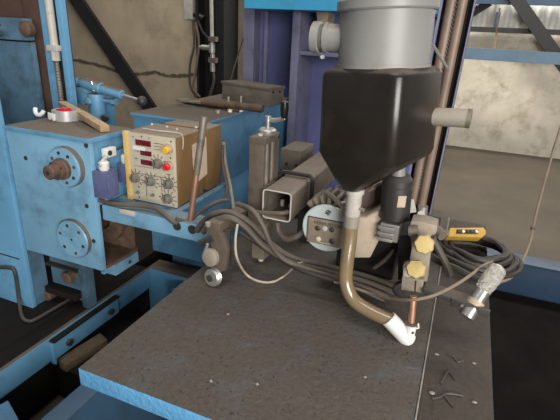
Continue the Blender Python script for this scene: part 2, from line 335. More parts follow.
# ================================================================== blue gantry block behind the control box
t = thing('blue_gearbox_block', 'large blue steel housing with dusty flat top behind the control box', 'housing', (-1.3, 2.3, .5))
build('body', B(-1.505, -1.088, 1.8, 2.84, .86, 1.185), 'blue', t, .006)
build('lower_body', B(-1.44, -1.092, 1.803, 2.8, .46, .86), 'blue', t, .004)
build('top_plate', B(-1.515, -1.082, 1.79, 2.85, 1.185, 1.2), 'blue', t, .003)
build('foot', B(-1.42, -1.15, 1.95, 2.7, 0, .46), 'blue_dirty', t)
ZT = 1.2
# things lying on the block
a, b = PZ(182, 100, ZT+.03), PZ(263, 108.5, ZT+.03)
d = (b-a).normalized()
t = thing('rusty_bar', 'long rust-brown round bar with looped wire end lying on blue housing', 'bar', (a+b)/2-V((0, 0, .03)))
a1 = a+d*.12
build('shaft', MB().lathe([(.012, 0), (.017, .03), (.019, .25), (.023, (b-a1).length-.01), (.02, (b-a1).length)], a1, b-a1), 'rust', t)
build('wire_loop', MB().tube([a1+V((0, 0, .0)), a+V((.03, -.03, 0)), a+V((-.03, .0, 0)), a+V((.03, .035, 0)), a1], .007, 8), 'steel', t)
# trunking box lying on the block
f0, f1 = PZ(222, 98.5, ZT), PZ(268, 106.5, ZT)
e = PZ(280, 104.5, ZT)
t = thing('steel_trunking_box', 'dusty grey lidded trunking box lying on the blue housing', 'box', ((f0+f1)/2))
ax_ = (f1-f0); ax_.z = 0; L_ = ax_.length; ax_.normalize(); ay_ = V((-ax_.y, ax_.x, 0)); hgt = .092
c_ = f0+ax_*(L_/2)+ay_*.07+V((0, 0, hgt/2))
build('body', MB().obox(c_, (L_/2, .07, hgt/2), ax_, ay_), 'steel', t, .005)
build('lid', MB().obox(c_+V((0, 0, hgt/2+.006)), (L_/2+.006, .075, .008), ax_, ay_), 'steel', t, .003)
for s in (-.03, .03):
    q = c_+ax_*(L_/2)+ay_*s+V((0, 0, .03)); build('screw', MB().cyl(q, q+ax_*.006, .006, n=8), 'ink', t)
def blob(c, rx, ry, rz, seed, n=14, k=7, amp=.35):
    r_ = random.Random(seed); mb = MB(); rings = []
    for i in range(k+1):
        th = math.pi*i/k
        rings.append([V((c[0]+rx*max(.02, math.sin(th))*math.cos(2*math.pi*j/n)*(1+amp*(r_.random()-.5)), c[1]+ry*max(.02, math.sin(th))*math.sin(2*math.pi*j/n)*(1+amp*(r_.random()-.5)),
                         c[2]+rz*(1-math.cos(th))*(1+.3*amp*(r_.random()-.5)))) for j in range(n)])
    return mb.rings(rings)
a = PZ(196, 107, ZT); b = PZ(222, 104, ZT)
single('plastic_bag', blob(((a+b)/2)[:], .19, .06, .012, 3, 20, 6, .5), 'steel', 'crumpled dusty plastic bag lying on the blue housing', 'bag')
for k, (px, py, lab) in enumerate(((218, 113, 'leftmost of three loose nuts on the blue housing'), (230, 112, 'middle one of three loose nuts on the blue housing'), (241, 111.5, 'rightmost of three loose nuts on the blue housing'))):
    a = PZ(px, py, ZT); mb = MB(); mb.ringlathe([(.007, 0), (.016, 0), (.016, .014), (.007, .014)], a, n=6 if k else 14)
    single('nut', mb, 'chrome', lab, 'nut', 'loose nuts on the blue housing')
for k, px in enumerate((228.5, 241)):
    a = PZ(px, 108-k, ZT); single('stud', MB().cyl(a, a+V((0, 0, .06)), .005, n=8), 'grimywhite', ('short pale stud standing by the trunking box left half', 'short pale stud standing by the middle of trunking box')[k], 'stud')

# ================================================================== gear housing at left
XG0, XG1, YG, ZG0, ZG1 = -1.684, -1.257, 1.25, .652, 1.205
t = thing('gear_housing', 'blue gear housing with a round flange and rusty shaft on its face', 'housing', (-1.47, 1.45, ZG0))
build('front_plate', B(XG0, XG1, YG, YG+.022, ZG0, ZG1-.004), 'blue_light', t, .003)
build('top_cover', B(XG0, XG1+.004, YG-.003, 1.485, ZG1-.02, ZG1), 'blue', t, .003)
build('upper_body', B(XG0+.01, XG1-.012, YG+.022, 1.48, .93, ZG1-.02), 'blue', t)
build('left_wall', B(XG0+.01, XG0+.03, YG+.022, 1.47, ZG0, .93), 'blue', t)
build('back_wall', B(XG0+.01, XG1-.012, 1.45, 1.47, ZG0, .93), 'rust', t)
build('bottom_plate', B(XG0+.01, XG1, YG+.022, 1.47, ZG0, ZG0+.012), 'rust', t)
build('foot_bracket', MB().box(-1.33, XG1+.01, 1.31, 1.46, ZG0-.05, ZG0).box(-1.33, -1.31, 1.31, 1.46, ZG0-.06, ZG0), 'blue_light', t, .003)
a = V((-1.40, 1.449, .80)); build('bearing_ring', MB().ringlathe([(.05, 0), (.115, 0), (.115, .035), (.05, .035)], a, (0, -1, 0), 32), 'rust', t)
q = V((XG1+.0105, 1.40, ZG0-.025)); build('bracket_hole', MB().cyl(q, q+V((.002, 0, 0)), .008, n=12), 'ink', t)
fl = PY(63, 168, YG-.03)
fo = build('shaft_flange', MB().lathe([(.077, 0), (.077, .024), (.074, .03)], (fl.x, YG, fl.z), (0, -1, 0), 48), 'blue_light', t)
build('flange_rim', MB().ringlathe([(.0772, .0), (.079, .0), (.079, .022), (.0772, .022)], (fl.x, YG, fl.z), (0, -1, 0), 48), 'steel', fo)
for k in range(8):
    an = k*math.pi/4+.2; q = V((fl.x+.058*math.cos(an), YG-.03, fl.z+.058*math.sin(an)))
    build('bolt', MB().lathe([(.0065, 0), (.0065, .003)], q, (0, -1, 0), 10), 'rust' if k % 3 == 0 else 'ink', fo)
so = build('drive_shaft', MB().lathe([(.041, 0), (.041, .014), (.036, .018), (.036, .035), (.027, .037), (.027, .067), (.024, .070)], (fl.x, YG-.03, fl.z-.002), (0, -1, 0), 32), 'rust', t)
build('centre_hole', MB().lathe([(.009, 0), (.009, .002)], (fl.x, YG-.100, fl.z-.002), (0, -1, 0), 12), 'ink', so)
for an in (2.2, .4, 4.3):
    q = V((fl.x+.0315*math.cos(an), YG-.065, fl.z+.0315*math.sin(an)))
    build('screw_hole', MB().lathe([(.004, 0), (.004, .003)], q, (0, -1, 0), 10), 'ink', so)
f2 = PY(73, 239, YG-.015)
co_ = build('bearing_cover', MB().lathe([(.081, 0), (.081, .018), (.077, .022)], (f2.x, YG, f2.z), (0, -1, 0), 48), 'blue_light', t)
build('cover_rim', MB().ringlathe([(.0812, .0), (.083, .0), (.083, .017), (.0812, .017)], (f2.x, YG, f2.z), (0, -1, 0), 48), 'steel', co_)
for k in range(6):
    an = k*math.pi/3+.75; q = V((f2.x+.06*math.cos(an), YG-.022, f2.z+.06*math.sin(an)))
    build('bolt', MB().lathe([(.007, 0), (.007, .002)], q, (0, -1, 0), 10), 'ink' if k % 2 else 'rust', co_)
q = V((f2.x, YG-.022, f2.z)); build('centre_mark', MB().lathe([(.005, 0), (.005, .002)], q, (0, -1, 0), 8), 'ink', co_)
for px, py in ((87, 206), (94, 241), (90, 146), (26, 158)):
    a = PY(px, py, YG); build('plate_screw', MB().lathe([(.009, 0), (.009, .003)], (min(a.x, XG1-.012), YG, a.z), (0, -1, 0), 10), 'ink', t)

# switches and connector on the side of the housing
def switch_box(c, sx, sy, sz, lab):
    t = thing('limit_switch', lab, 'switch', (c[0], c[1], c[2]-sz/2))
    build('body', B(c[0]-sx/2, c[0]+sx/2, c[1]-sy/2, c[1]+sy/2, c[2]-sz/2, c[2]+sz/2), 'violetbox', t, .004)
    build('cover', B(c[0]+sx/2, c[0]+sx/2+.008, c[1]-sy/2+.006, c[1]+sy/2-.006, c[2]-sz/2+.006, c[2]+sz/2-.006), 'violetbox', t, .003)
    g = build('cable_gland', MB().lathe([(.017, 0), (.02, .006), (.02, .03), (.014, .035)], (c[0], c[1], c[2]+sz/2), (0, 0, 1), 14), 'white', t)
    build('actuator', MB().cyl((c[0], c[1]-.005, c[2]-sz/2-.02), (c[0], c[1]-.005, c[2]-sz/2), .008), 'chrome', t)
    return t
cs = PX(105, 183, -1.23); switch_box((-1.227, cs.y, cs.z), .06, .07, .105, 'violet limit switch with white gland on the gear housing side')
c2_ = PX(126, 172, -1.235); switch_box((-1.23, max(c2_.y, cs.y+.1), c2_.z), .05, .05, .08, 'second violet limit switch peeping out left of the control box')
a = PX(108, 152, -1.25)
t = thing('cable_connector', 'white square cable connector on the gear housing side', 'connector', (-1.257, a.y, a.z))
build('socket', B(-1.26, -1.235, a.y-.025, a.y+.03, a.z-.018, a.z+.018), 'white', t, .003)
build('plug_hole', MB().cyl((-1.236, a.y-.008, a.z), (-1.231, a.y-.008, a.z), .01), 'ink', t)
build('lead', MB().tube([(-1.24, a.y-.02, a.z-.01), (-1.225, cs.y-.02, a.z-.03), (-1.225, cs.y, cs.z+.082)], .008, 8), 'grimywhite', t)
build('thin_lead', MB().tube([(-1.236, a.y+.03, a.z+.005), (-1.235, a.y+.1, a.z+.012), (-1.235, a.y+.2, a.z+.01)], .004, 6), 'cable_dk', t)

# on top of the gear housing
a = PZ(67, 119.5, ZG1)
t = thing('tape_roll', 'silver tape roll with red inside on the gear housing top', 'tape', (a.x, a.y, ZG1))
build('tape_ring', MB().ringlathe([(.040, 0), (.056, 0), (.056, .042), (.040, .042)], (a.x, a.y, ZG1), n=36), 'tape', t)
build('core', MB().ringlathe([(.037, .0), (.040, .0), (.040, .043), (.037, .043)], (a.x, a.y, ZG1), n=36), 'red', t)
build('torn_end', MB().prism([(a.x-.05, a.y-.052, ZG1+.034), (a.x+.0, a.y-.062, ZG1+.03), (a.x+.002, a.y-.066, ZG1+.004), (a.x-.014, a.y-.064, ZG1), (a.x-.02, a.y-.062, ZG1+.012), (a.x-.034, a.y-.060, ZG1), (a.x-.048, a.y-.056, ZG1+.01)], (0, .006, 0)), 'white', t, .004)
b = PZ(41, 116.5, ZG1)
pts = [(b.x+.026*math.cos(an), b.y+.012*math.sin(an), ZG1+.035+.026*math.sin(an)) for an in [math.pi*(1.0+.115*i) for i in range(9)]]
single('plastic_clip', MB().tube(pts, .009, 8, 3), 'white', 'white C-shaped plastic clip lying left of the tape roll', 'clip')
a0, a1 = PZ(105, 129, ZG1+.014), PY(64, 103.5, 1.60)
d = (a1-a0); sd = d.cross(V((0, 0, 1))).normalized()
single('wooden_stick', MB().prism([a0+sd*.018-V((0, 0, .012)), a0-sd*.018-V((0, 0, .012)), a0-sd*.018+V((0, 0, .014)), a0+sd*.018+V((0, 0, .014))], d*.5)
       .prism([a0+d*.5+sd*.018-V((0, 0, .01)), a0+d*.5-sd*.018-V((0, 0, .01)), a0+d*.5-sd*.018+V((0, 0, .012)), a0+d*.5+sd*.018+V((0, 0, .012))], d*.5-sd*.008), 'wood',
       'pale wooden stick leaning across the silver tape roll', 'stick', bevel=.003)

# ================================================================== control beam and box
ZB1, ZB0 = .937, .872
t = thing('support_beam', 'blue horizontal support beam under the control box, with slots', 'beam', (-1.0, 1.45, ZB0))
XB1 = -.72; X1 = -.972
build('front_flange', B(XG1+.001, XB1, 1.28, 1.295, ZB0, ZB1), 'blue_light', t, .003)
build('top_plate', B(XG1+.001, XB1, 1.295, 1.375, ZB1-.014, ZB1), 'blue_light', t, .003)
build('shelf_plate', B(XG1+.001, X1+.015, 1.375, 1.78, ZB1-.014, ZB1), 'blue_light', t, .003)
build('lower_flange', B(XG1+.001, XB1, 1.295, 1.36, ZB0, ZB0+.012), 'blue_light', t, .002)
for px in (177, 192):
    a = PY(px, 225, 1.279); build('slot', MB().lathe([(.017, 0), (.017, .003)], (a.x, 1.28, ZB1-.02), (0, -1, 0), 20), 'ink', t)
a, b = PY(120, 210, 1.28), PY(135, 213, 1.28); build('tag_plate', B(a.x, b.x, 1.274, 1.28, a.z-.012, a.z+.008), 'grimywhite', t, .002)
YC = 1.376; X0, X1, Z0, Z1 = -1.2, -.972, .943, 1.217
t = thing('welding_control_box', 'ochre control box with cream panel of knobs, displays and buttons', 'control box', (-1.086, 1.55, Z0-.005))
build('case', B(X0, X1, YC+.01, 1.575, Z0, Z1), 'ochre', t, .004)
build('rear_case', B(X0+.005, X1-.003, 1.615, 1.735, Z0, Z1-.006), 'ochre', t, .004)
build('gap_gasket', B(X0+.025, X1-.025, 1.575, 1.615, Z0, Z1-.025), 'ink', t)
build('side_trim', B(X0-.004, X0+.018, YC-.006, YC+.012, Z0-.004, Z1+.002), 'yellowcream', t, .003)
fp = build('front_panel', B(X0+.018, X1+.001, YC, YC+.010, Z0, Z1), 'cream', t, .002)
for xx in (X0+.02, X1-.02): build('foot', B(xx-.015, xx+.015, 1.40, 1.70, ZB1-.0005, Z0), 'ink', t)
def pp(px, py): a = PY(px, py, YC); return a.x, a.z
for (x0, y0, x1, y1) in ((135.5, 139, 151, 145.5), (140.5, 150, 151.7, 155.7), (141, 159, 152, 165)):
    a, b = pp(x0, y0), pp(x1, y1); dx = (b[0]-a[0]); h = PY(x0, y0, YC).z-PY(x0, y1-1, YC).z
    d = build('display', B(a[0], b[0], YC-.003, YC, a[1]-h, a[1]), 'lcd', t, .001)
a, b = pp(133, 144.8), pp(145, 149); build('sticker', B(a[0], b[0], YC-.0035, YC, a[1]-.016, a[1]-.002), 'white', t)
def button(px, py, mm):
    x, z = pp(px, py)
    bz = build('push_button', MB().lathe([(.018, 0), (.018, .012), (.0165, .014)], (x+.004, YC, z+.002), (0, -1, 0), 24), 'beige', t)
    build('button_cap', MB().lathe([(.0135, 0), (.0135, .012), (.011, .015)], (x+.004, YC-.014, z+.002), (0, -1, 0), 24), mm, bz)
button(168.5, 149.3, 'yellow'); button(169, 166, 'red')
def knob(px, py, r=.0175, ticks=True, span=(-.25, 1.25)):
    x, z = pp(px, py)
    k = build('knob', MB().lathe([(r*1.15, 0), (r*1.15, .006), (r*.9, .008), (r*.82, .022), (r*.6, .024)], (x, YC, z), (0, -1, 0), 20), 'knob', t)
    build('pointer', MB().box(x-.0015, x+.0015, YC-.0255, YC-.023, z, z+r*.75), 'ink', k)
    if ticks:
        for i in range(9):
            an = math.pi*(span[0]+(span[1]-span[0])*i/8); ca, sa = math.cos(an), math.sin(an)
            c = V((x+ca*r*1.72, YC-.0006, z+sa*r*1.72)); build('tick', MB().obox(c, (r*.40, .0006, .0012), (ca, 0, sa), (0, 1, 0)), 'ink', fp)
for p in ((158.5, 163.5), (136, 177.5), (151.5, 181), (169.5, 184), (168.7, 198.5)): knob(*p)
# small print and rules of the panel
def pline(a, b, w_=.0008):
    (xa, za), (xb, zb) = pp(*a), pp(*b); A, C = V((xa, YC-.0006, za)), V((xb, YC-.0006, zb))
    build('printed_line', MB().obox((A+C)/2, ((C-A).length/2, .0006, w_), C-A, (0, 1, 0)), 'ink', fp)
pline((131, 172), (175, 179.5)); pline((146, 173.5), (147, 198)); pline((161, 176.5), (163, 201)); pline((134, 165), (152, 168.2), .0005)
for (x, y, l) in ((154, 143, 9), (154, 146, 7), (154, 149, 6), (134.5, 158, 4), (166, 174, 5), (142, 182.5, 3), (158, 186, 3), (132, 136.5, 2), (148, 138, 2), (137, 151, 2)): pline((x, y), (x+l, y+.16*l), .0009)
for (x, y) in ((171, 141.5), (170.5, 158), (141.5, 136.5), (139, 187), (139.5, 197), (160, 196.5)):
    q = pp(x, y); build('printed_mark', MB().lathe([(.0035, 0), (.0035, .0006)], (q[0], YC, q[1]), (0, -1, 0), 10), 'ink', fp)
for (x, y) in ((138.5, 192), (153.5, 195)):
    q = pp(x, y); build('toggle_switch', MB().lathe([(.007, 0), (.007, .004), (.003, .005), (.003, .016)], (q[0], YC, q[1]), (0, -1, 0), 14), 'knob', t)
build('hanging_string', MB().tube([(X0+.03, 1.45, Z1+.002), (X0+.1, 1.44, Z1+.004), (X1-.03, 1.45, Z1+.004), (X1+.003, 1.43, Z1-.01), (X1+.004, 1.425, Z1-.05)], .0025, 6), 'grimywhite', t)
for (px, py) in ((152, 125), (167, 127.5), (177, 130), (196, 128)):
    q = PZ(px, py, Z1); build('lid_screw', MB().sphere(q+V((0, 0, .002)), .006, 8), 'grimywhite', t)
tg = PX(200, 162, X1+.004)
single('paper_tag', MB().prism([(X1+.002, tg.y-.055, tg.z+.08), (X1+.002, tg.y+.05, tg.z+.095), (X1+.002, tg.y+.055, tg.z-.065), (X1+.002, tg.y-.045, tg.z-.085)], (.003, 0, 0)), 'paper', 'soiled paper tag on the ochre side of control box', 'tag')
# leaning electrode rod
pb, pt = PY(190.5, 227, 1.31), PY(204, 117, 1.35); pb.z = ZB1; pm = pb.lerp(pt, .46)
t = thing('leaning_rod', 'upright copper rod with grey upper sleeve leaning before the control box', 'rod', pb)
build('copper_rod', MB().cyl(pb, pm, .0105), 'copper', t)
build('sleeve', MB().lathe([(.011, 0), (.0125, .01), (.0125, .1), (.0135, .11), (.0135, (pt-pm).length-.01), (.011, (pt-pm).length)], pm, pt-pm), 'steel', t)

# ================================================================== far left cabinet, column, posts
t = thing('machine_cabinet', 'tall blue cabinet at the left picture edge beside gear housing', 'cabinet', (-2.1, 1.6, .35))
build('front_panel', B(-2.6, -1.694, 1.235, 1.26, .35, 1.42), 'blue', t, .004)
build('side_wall', B(-1.72, -1.70, 1.26, 1.34, .35, 1.16), 'blue_dirty', t)
build('seam', B(-2.6, -1.72, 1.2335, 1.235, .60, .606), 'ink', t)
Yk = 1.74; ZP = .35
t = thing('upper_cabinet', 'dusty blue upper panel with large round hinge pin, top left', 'cabinet', (-2.4, Yk, 1.16))
xr_ = xp(33, 60, Yk); zb_ = PY(20, 40, Yk).z
build('panel', B(-3.2, xr_, Yk, Yk+.03, .35, zb_-.008), 'blue_dirty', t, .003)
build('hinge_band', B(-3.2, xr_+.0, Yk-.03, Yk+.03, zb_, PY(20, 18, Yk).z), 'blue_dirty', t, .004)
q = PY(30, 29, Yk-.03); build('hinge_pin', MB().lathe([(.036, 0), (.036, .03), (.028, .036), (.02, .038)], (q.x, Yk-.03, q.z), (0, -1, 0), 24), 'rust', t)
q = PY(0, 30, Yk-.03); build('hinge_pin', MB().lathe([(.03, 0), (.03, .03), (.02, .036)], (q.x, Yk-.03, q.z), (0, -1, 0), 24), 'blue_dirty', t)
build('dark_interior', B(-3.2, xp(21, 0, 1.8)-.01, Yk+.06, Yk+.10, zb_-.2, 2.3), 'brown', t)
single('brown_post', B(xp(22, 0, 1.80), xp(37.5, 0, 1.80), 1.80, 1.9, ZP, 2.3), 'brown', 'red-brown steel post between upper cabinet and blue channel', 'post', bevel=.004)
Yc = 1.755
t = thing('blue_channel_post', 'blue U-channel post holding the white conduit at upper left', 'post', (xp(52, 50, Yc), Yc+.05, ZG1-.86))
xa, xb_, xc, xd = xp(38, 0, Yc), xp(46.5, 0, Yc), xp(54.5, 0, Yc), xp(59.5, 0, Yc)
build('channel_lip', B(xa, xb_, Yc, Yc+.02, .35, 2.3), 'blue', t, .003)
build('channel_lip', B(xc, xd, Yc, Yc+.02, .35, 2.3), 'blue', t, .003)
build('channel_web', B(xa, xd, Yc+.034, Yc+.04, .35, 2.3), 'steel_dk', t)  # coloured dark to imitate the shade inside the blue channel
build('channel_side', B(xd-.008, xd, Yc+.02, Yc+.034, .35, 2.3), 'blue', t)
pa, pc, pd = PY(50, -12, Yc-.012), PY(57, 50, Yc-.012), PY(64, 104, Yc-.012)
xm_ = (xb_+xc)/2; pa.x = pc.x = pd.x = xm_
t = thing('white_conduit', 'white conduit with hex fitting and braided cable below it', 'conduit', pd)
build('conduit_tube', MB().cyl(pa, pc, .0195), 'grimywhite', t)
build('clip', MB().box(xm_-.03, xm_+.035, Yc-.036, Yc-.002, pc.z-.005, pc.z+.022), 'grimywhite', t, .003)
build('fitting', MB().lathe([(.022, 0), (.022, .045), (.016, .05)], pc-V((0, 0, .05)), (0, 0, 1), 8), 'grimywhite', t)
m = MB().cyl(pc-V((0, 0, .05)), pd, .012)
for k in range(16):
    z = pc.z-.06-k*.014
    if z > pd.z: m.ringlathe([(.012, 0), (.0145, .003), (.012, .006)], (xm_, Yc-.012, z), n=10)
build('braided_cable', m, 'steel', t)

# blue lever mechanism with gas spring in front of the left wall
Ym = 1.92
t = thing('tensioner_linkage', 'blue spring cylinder and bracket linkage above the tape roll', 'linkage', PY(98, 120, Ym))
a, b = PY(77, 81, Ym), PY(142, 101, Ym); LL = (b-a).length
build('cylinder', MB().lathe([(.018, 0), (.024, .03), (.030, .06), (.030, .38*LL), (.025, .39*LL), (.025, .70*LL), (.019, .71*LL)], a, b-a), 'blue', t)
build('piston_rod', MB().cyl(a.lerp(b, .70), b, .008), 'chrome', t)
build('end_knuckle', MB().lathe([(.022, -.02), (.026, -.01), (.026, .025), (.018, .03)], a-V((0, .02, 0)), (0, 1, 0), 16), 'blue', t)
q = b; build('ball_joint', MB().sphere(q, .026, 14), 'steel_dk', t)
q = PY(83, 96, Ym); build('bracket', B(q.x-.06, q.x+.05, Ym-.02, Ym+.05, q.z-.04, q.z+.05), 'blue', t, .008)
q = PY(97, 103, Ym); build('pivot_block', MB().cyl(q+V((0, 0, -.14)), q+V((0, 0, .05)), .045).cyl(q+V((-.07, -.03, .02)), q+V((-.07, .05, .02)), .035), 'blue', t, .004)
q = PY(90, 101, Ym-.04); build('pivot_bolt', MB().lathe([(.022, 0), (.022, .012), (.014, .02)], q, (0, -1, 0), 6), 'blue', t)
q = PY(101, 100, Ym); build('side_bolt', MB().cyl(q, q+V((.09, 0, 0)), .012).cyl(q+V((.075, 0, 0)), q+V((.1, 0, 0)), .02, n=6), 'blue', t)
q = PY(94, 91, Ym-.02); build('lever_pin', MB().cyl(q, q+V((-.01, 0, .05)), .009), 'chrome', t)
q = PY(106, 118, Ym-.06); build('lower_nut', MB().gon(q, (0, -1, 0), .02, .02), 'steel_dk', t)
build('mount_plate', B(xd-.06, PY(104, 110, Ym).x+.02, Ym+.04, Ym+.06, ZP-.004, PY(90, 96, Ym).z), 'blue', t)

# lower left: platform, rail, brackets
ZP = .35
single('machine_platform', B(-2.8, -1.565, -.2, 2.3, 0, ZP-.004), 'platform', 'black grimy machine bed below the gear housing', 'machine bed')
t = thing('slide_rail', 'long blue rail edging the black machine bed at lower left', 'rail', (-1.47, 1.0, 0))
build('rail_face', B(-1.475, -1.455, -.2, 1.79, .235, ZP), 'blue', t, .003)
build('rail_base', B(-1.56, -1.50, -.2, 1.79, 0, .06), 'platform', t)
build('rail_cap', B(-1.56, -1.475, -.2, 1.79, .06, ZP), 'platform', t, .002)
t = thing('cross_beam', 'blue cross beam joining the rail end under the housing', 'beam', (-1.27, 1.85, 0))
build('beam_face', B(-1.475, -1.0, 1.79, 1.81, .06, ZP), 'blue', t, .003)
build('beam_top', B(-1.475, -1.0, 1.81, 1.9, ZP-.012, ZP), 'blue', t, .002)
build('gusset', B(-1.25, -1.235, 1.70, 1.79, .06, ZP-.02), 'blue', t, .002)
# bracket plate bolted along the rail
XA = -1.43
p0, p1 = PX(54, 341, XA), PX(118, 299, XA); p2 = PX(118, 316, XA)
zt = (p0.z+p1.z)/2; ya, yb = p0.y, p1.y
t = thing('bolted_angle_plate', 'blue angle plate with two bolts fixed along the rail', 'plate', (XA, (ya+yb)/2, zt-.08))
build('plate', B(XA-.024, XA, ya, yb, zt-.085, zt), 'blue', t, .003)
build('top_lip', B(-1.453, XA+.008, ya-.005, yb+.005, zt, zt+.008), 'platform', t, .002)
build('end_lip', B(-1.455, XA, ya-.01, ya, zt-.11, zt), 'blue', t, .002)
for py_ in (ya+.07, yb-.06):
    q = (XA, py_, zt-.045); build('bolt', MB().gon(q, (1, 0, 0), .016, .016), 'steel_dk', t)
a, b = PZ(62, 364, .215), PZ(104, 338, .215)
d = (b-a).normalized(); s_ = V((d.y, -d.x, 0))*.024
single('wooden_wedge', MB().prism([a-s_-V((0, 0, .035)), a+s_-V((0, 0, .035)), a+s_+V((0, 0, .005)), a-s_+V((0, 0, .02))], (b-a)), 'oldwood', 'wooden batten end sticking out below the bolted angle plate', 'wood block', bevel=.003)
single('block_support', B(-1.47, -1.33, ya+.02, yb+.1, 0.02, .178), 'platform', 'dark grimy ledge under the wooden batten', 'ledge')
q = PZ(10, 408, .3); single('blue_corner_block', MB().prism([PZ(-14, 412, .3), PZ(8, 400, .3), PZ(22, 425, .3), PZ(10, 450, .3)], (0, 0, -.28)), 'blue_plain', 'blue steel block corner at the bottom left picture corner', 'block', bevel=.004)
# carriage underside seen between cabinet and rail
t = thing('carriage_base', 'dirty blue carriage base with round bosses under the gear housing', 'base', (-1.58, 1.38, ZP))
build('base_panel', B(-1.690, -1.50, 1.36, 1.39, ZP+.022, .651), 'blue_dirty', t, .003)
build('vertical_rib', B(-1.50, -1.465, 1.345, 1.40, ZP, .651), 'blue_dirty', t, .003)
q = PY(67, 278, 1.33); build('boss', MB().lathe([(.028, 0), (.028, .035), (.02, .04)], (q.x, 1.36, q.z), (0, -1, 0), 20), 'rust', t)
q = PY(44, 296, 1.31); build('boss', MB().lathe([(.026, 0), (.026, .045), (.02, .05)], (q.x+.01, 1.36, q.z), (0, -1, 0), 20), 'rust', t)
build('upper_ledge', B(-1.69, -1.50, 1.335, 1.36, .535, .545), 'ink', t)
build('lower_ledge', B(-1.69, -1.50, 1.31, 1.36, .40, .43), 'platform', t, .003)
single('steel_conduit', MB().tube([PY(-8, 268, 1.222), PY(9, 268, 1.222), PY(15, 273, 1.222), PY(19, 300, 1.21), PZ(22, 316, ZP+.02), PZ(28, 321, ZP+.009), PZ(38, 318, ZP+.009), PZ(70, 299, ZP+.009), PZ(86, 288, ZP+.009), PZ(90, 284, ZP+.03), PY(92, 270, 1.48), PY(92.5, 258, 1.48)], .008, 8),
       'steel_dk', 'bent grey conduit running down the cabinet and along the bed', 'conduit')

# ================================================================== work table
ZTb = .8; TX0, TX1, TXG, TY0, TY1 = -.775, .188, .018, .655, 2.2
t = thing('work_table', 'big dust-covered flat work table with bright blue front edge', 'table', (-.3, 1.4, 0))
build('table_plate', B(TX0, TXG, TY0, TY1, ZTb-.052, ZTb), 'table', t, .003)
build('seam_glint', B(TXG+.001, TXG+.005, TY0, TY1, ZTb-.05, ZTb+.0015), 'edge', t, .001)  # pale strip imitates light caught on the plate edge
build('side_plate', B(TXG+.006, TX1, TY0, TY1, ZTb-.052, ZTb-.006), 'tabler', t, .003)
build('seam_line', B(TXG+.036, TXG+.0375, TY0, TY1, ZTb-.008, ZTb-.0055), 'tabler', t)
for x in (-.74, .05):
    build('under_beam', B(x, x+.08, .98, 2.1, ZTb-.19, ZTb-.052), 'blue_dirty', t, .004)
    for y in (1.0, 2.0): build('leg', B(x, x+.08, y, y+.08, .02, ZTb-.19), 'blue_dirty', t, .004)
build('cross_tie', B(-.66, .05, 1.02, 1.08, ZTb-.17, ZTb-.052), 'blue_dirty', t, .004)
single('lower_machine_beam', B(-1.0, -.93, -.2, 1.3, .0, .5), 'blue_shaded', 'shade-darkened blue upright machine beam below the table front left corner', 'machine beam', bevel=.004)
# grit on the table: crumbs of slag nobody could count
g = MB(); r_ = random.Random(11)
def crumb(p, s, rr):
    vs = [V(p)+V((s*(.6+.6*rr.random())*math.cos(an), s*(.6+.6*rr.random())*math.sin(an), 0)) for an in (0, 1.25, 2.5, 3.77, 5.0)]
    top = V(p)+V((0, 0, s*(.4+.5*rr.random()))); g.add(vs+[top], [(0, 1, 5), (1, 2, 5), (2, 3, 5), (3, 4, 5), (4, 0, 5), (4, 3, 2, 1, 0)])
for k in range(900):
    x = r_.uniform(TX0+.02, TXG-.01); y = TY0+.02+(r_.random()**1.2)*.75; crumb((x, y, ZTb), r_.choice((.0012, .0015, .002, .0026, .0034)), r_)
for k in range(260):
    x = r_.uniform(TXG+.01, TX1-.005); y = r_.uniform(.7, 1.5); crumb((x, y, ZTb-.006), r_.choice((.0012, .0016, .0022)), r_)
gr = build('slag_grit', g, 'grit'); gr['kind'] = 'stuff'; gr['label'] = 'fine dark slag crumbs scattered over the work table'; gr['category'] = 'grit'
ZS = ZTb-.006
chips = [(436.5, 355, .006, 'pale metal chip beside the table seam, nearest the white elbow'), (474, 364, .005, 'metal chip on the bare middle of the right table strip'), (474, 403, .006, 'metal chip low on the right table strip'),
         (432, 394, .008, 'metal chip beside the table seam near the curled shaving')]
for px, py, s, lab in chips:
    p = PZ(px, py, ZS); single('metal_chip', blob(p[:], s, s*.7, s*.4, int(px), 8, 4, .5), 'edge', lab, 'chip')
for pts, lab in (([(432, 399), (441, 397), (446, 394), (453, 394), (463, 396)], 'curled steel shaving lying low on the right table strip'), ([(444, 396), (448, 401), (453, 407)], 'straight short steel shaving below the curled shaving'),
                 ([(447, 354), (453, 357), (458, 362), (464, 361)], 'dark wavy scrap of wire on the right table strip'), ([(441, 384), (445, 376), (449, 372), (455, 380)], 'dark bent wire scrap between the table seam and chips')):
    single('shaving', MB().tube([PZ(*p, ZS+.002) for p in pts], .0025, 6, 4), 'steel_dk', lab, 'shaving')
for px, py, lab in ((228, 315, 'small slag pebble far left on the table top'), (211, 382, 'small slag pebble near the blue table edge'), (257, 385, 'pale slag pebble just right of the blue-edge pebble'), (365, 378, 'slag pebble on the table right of centre')):
    p = PZ(px, py, ZTb); single('slag_pebble', blob(p[:], .005, .004, .003, int(px), 8, 4, .5), 'edge', lab, 'pebble')

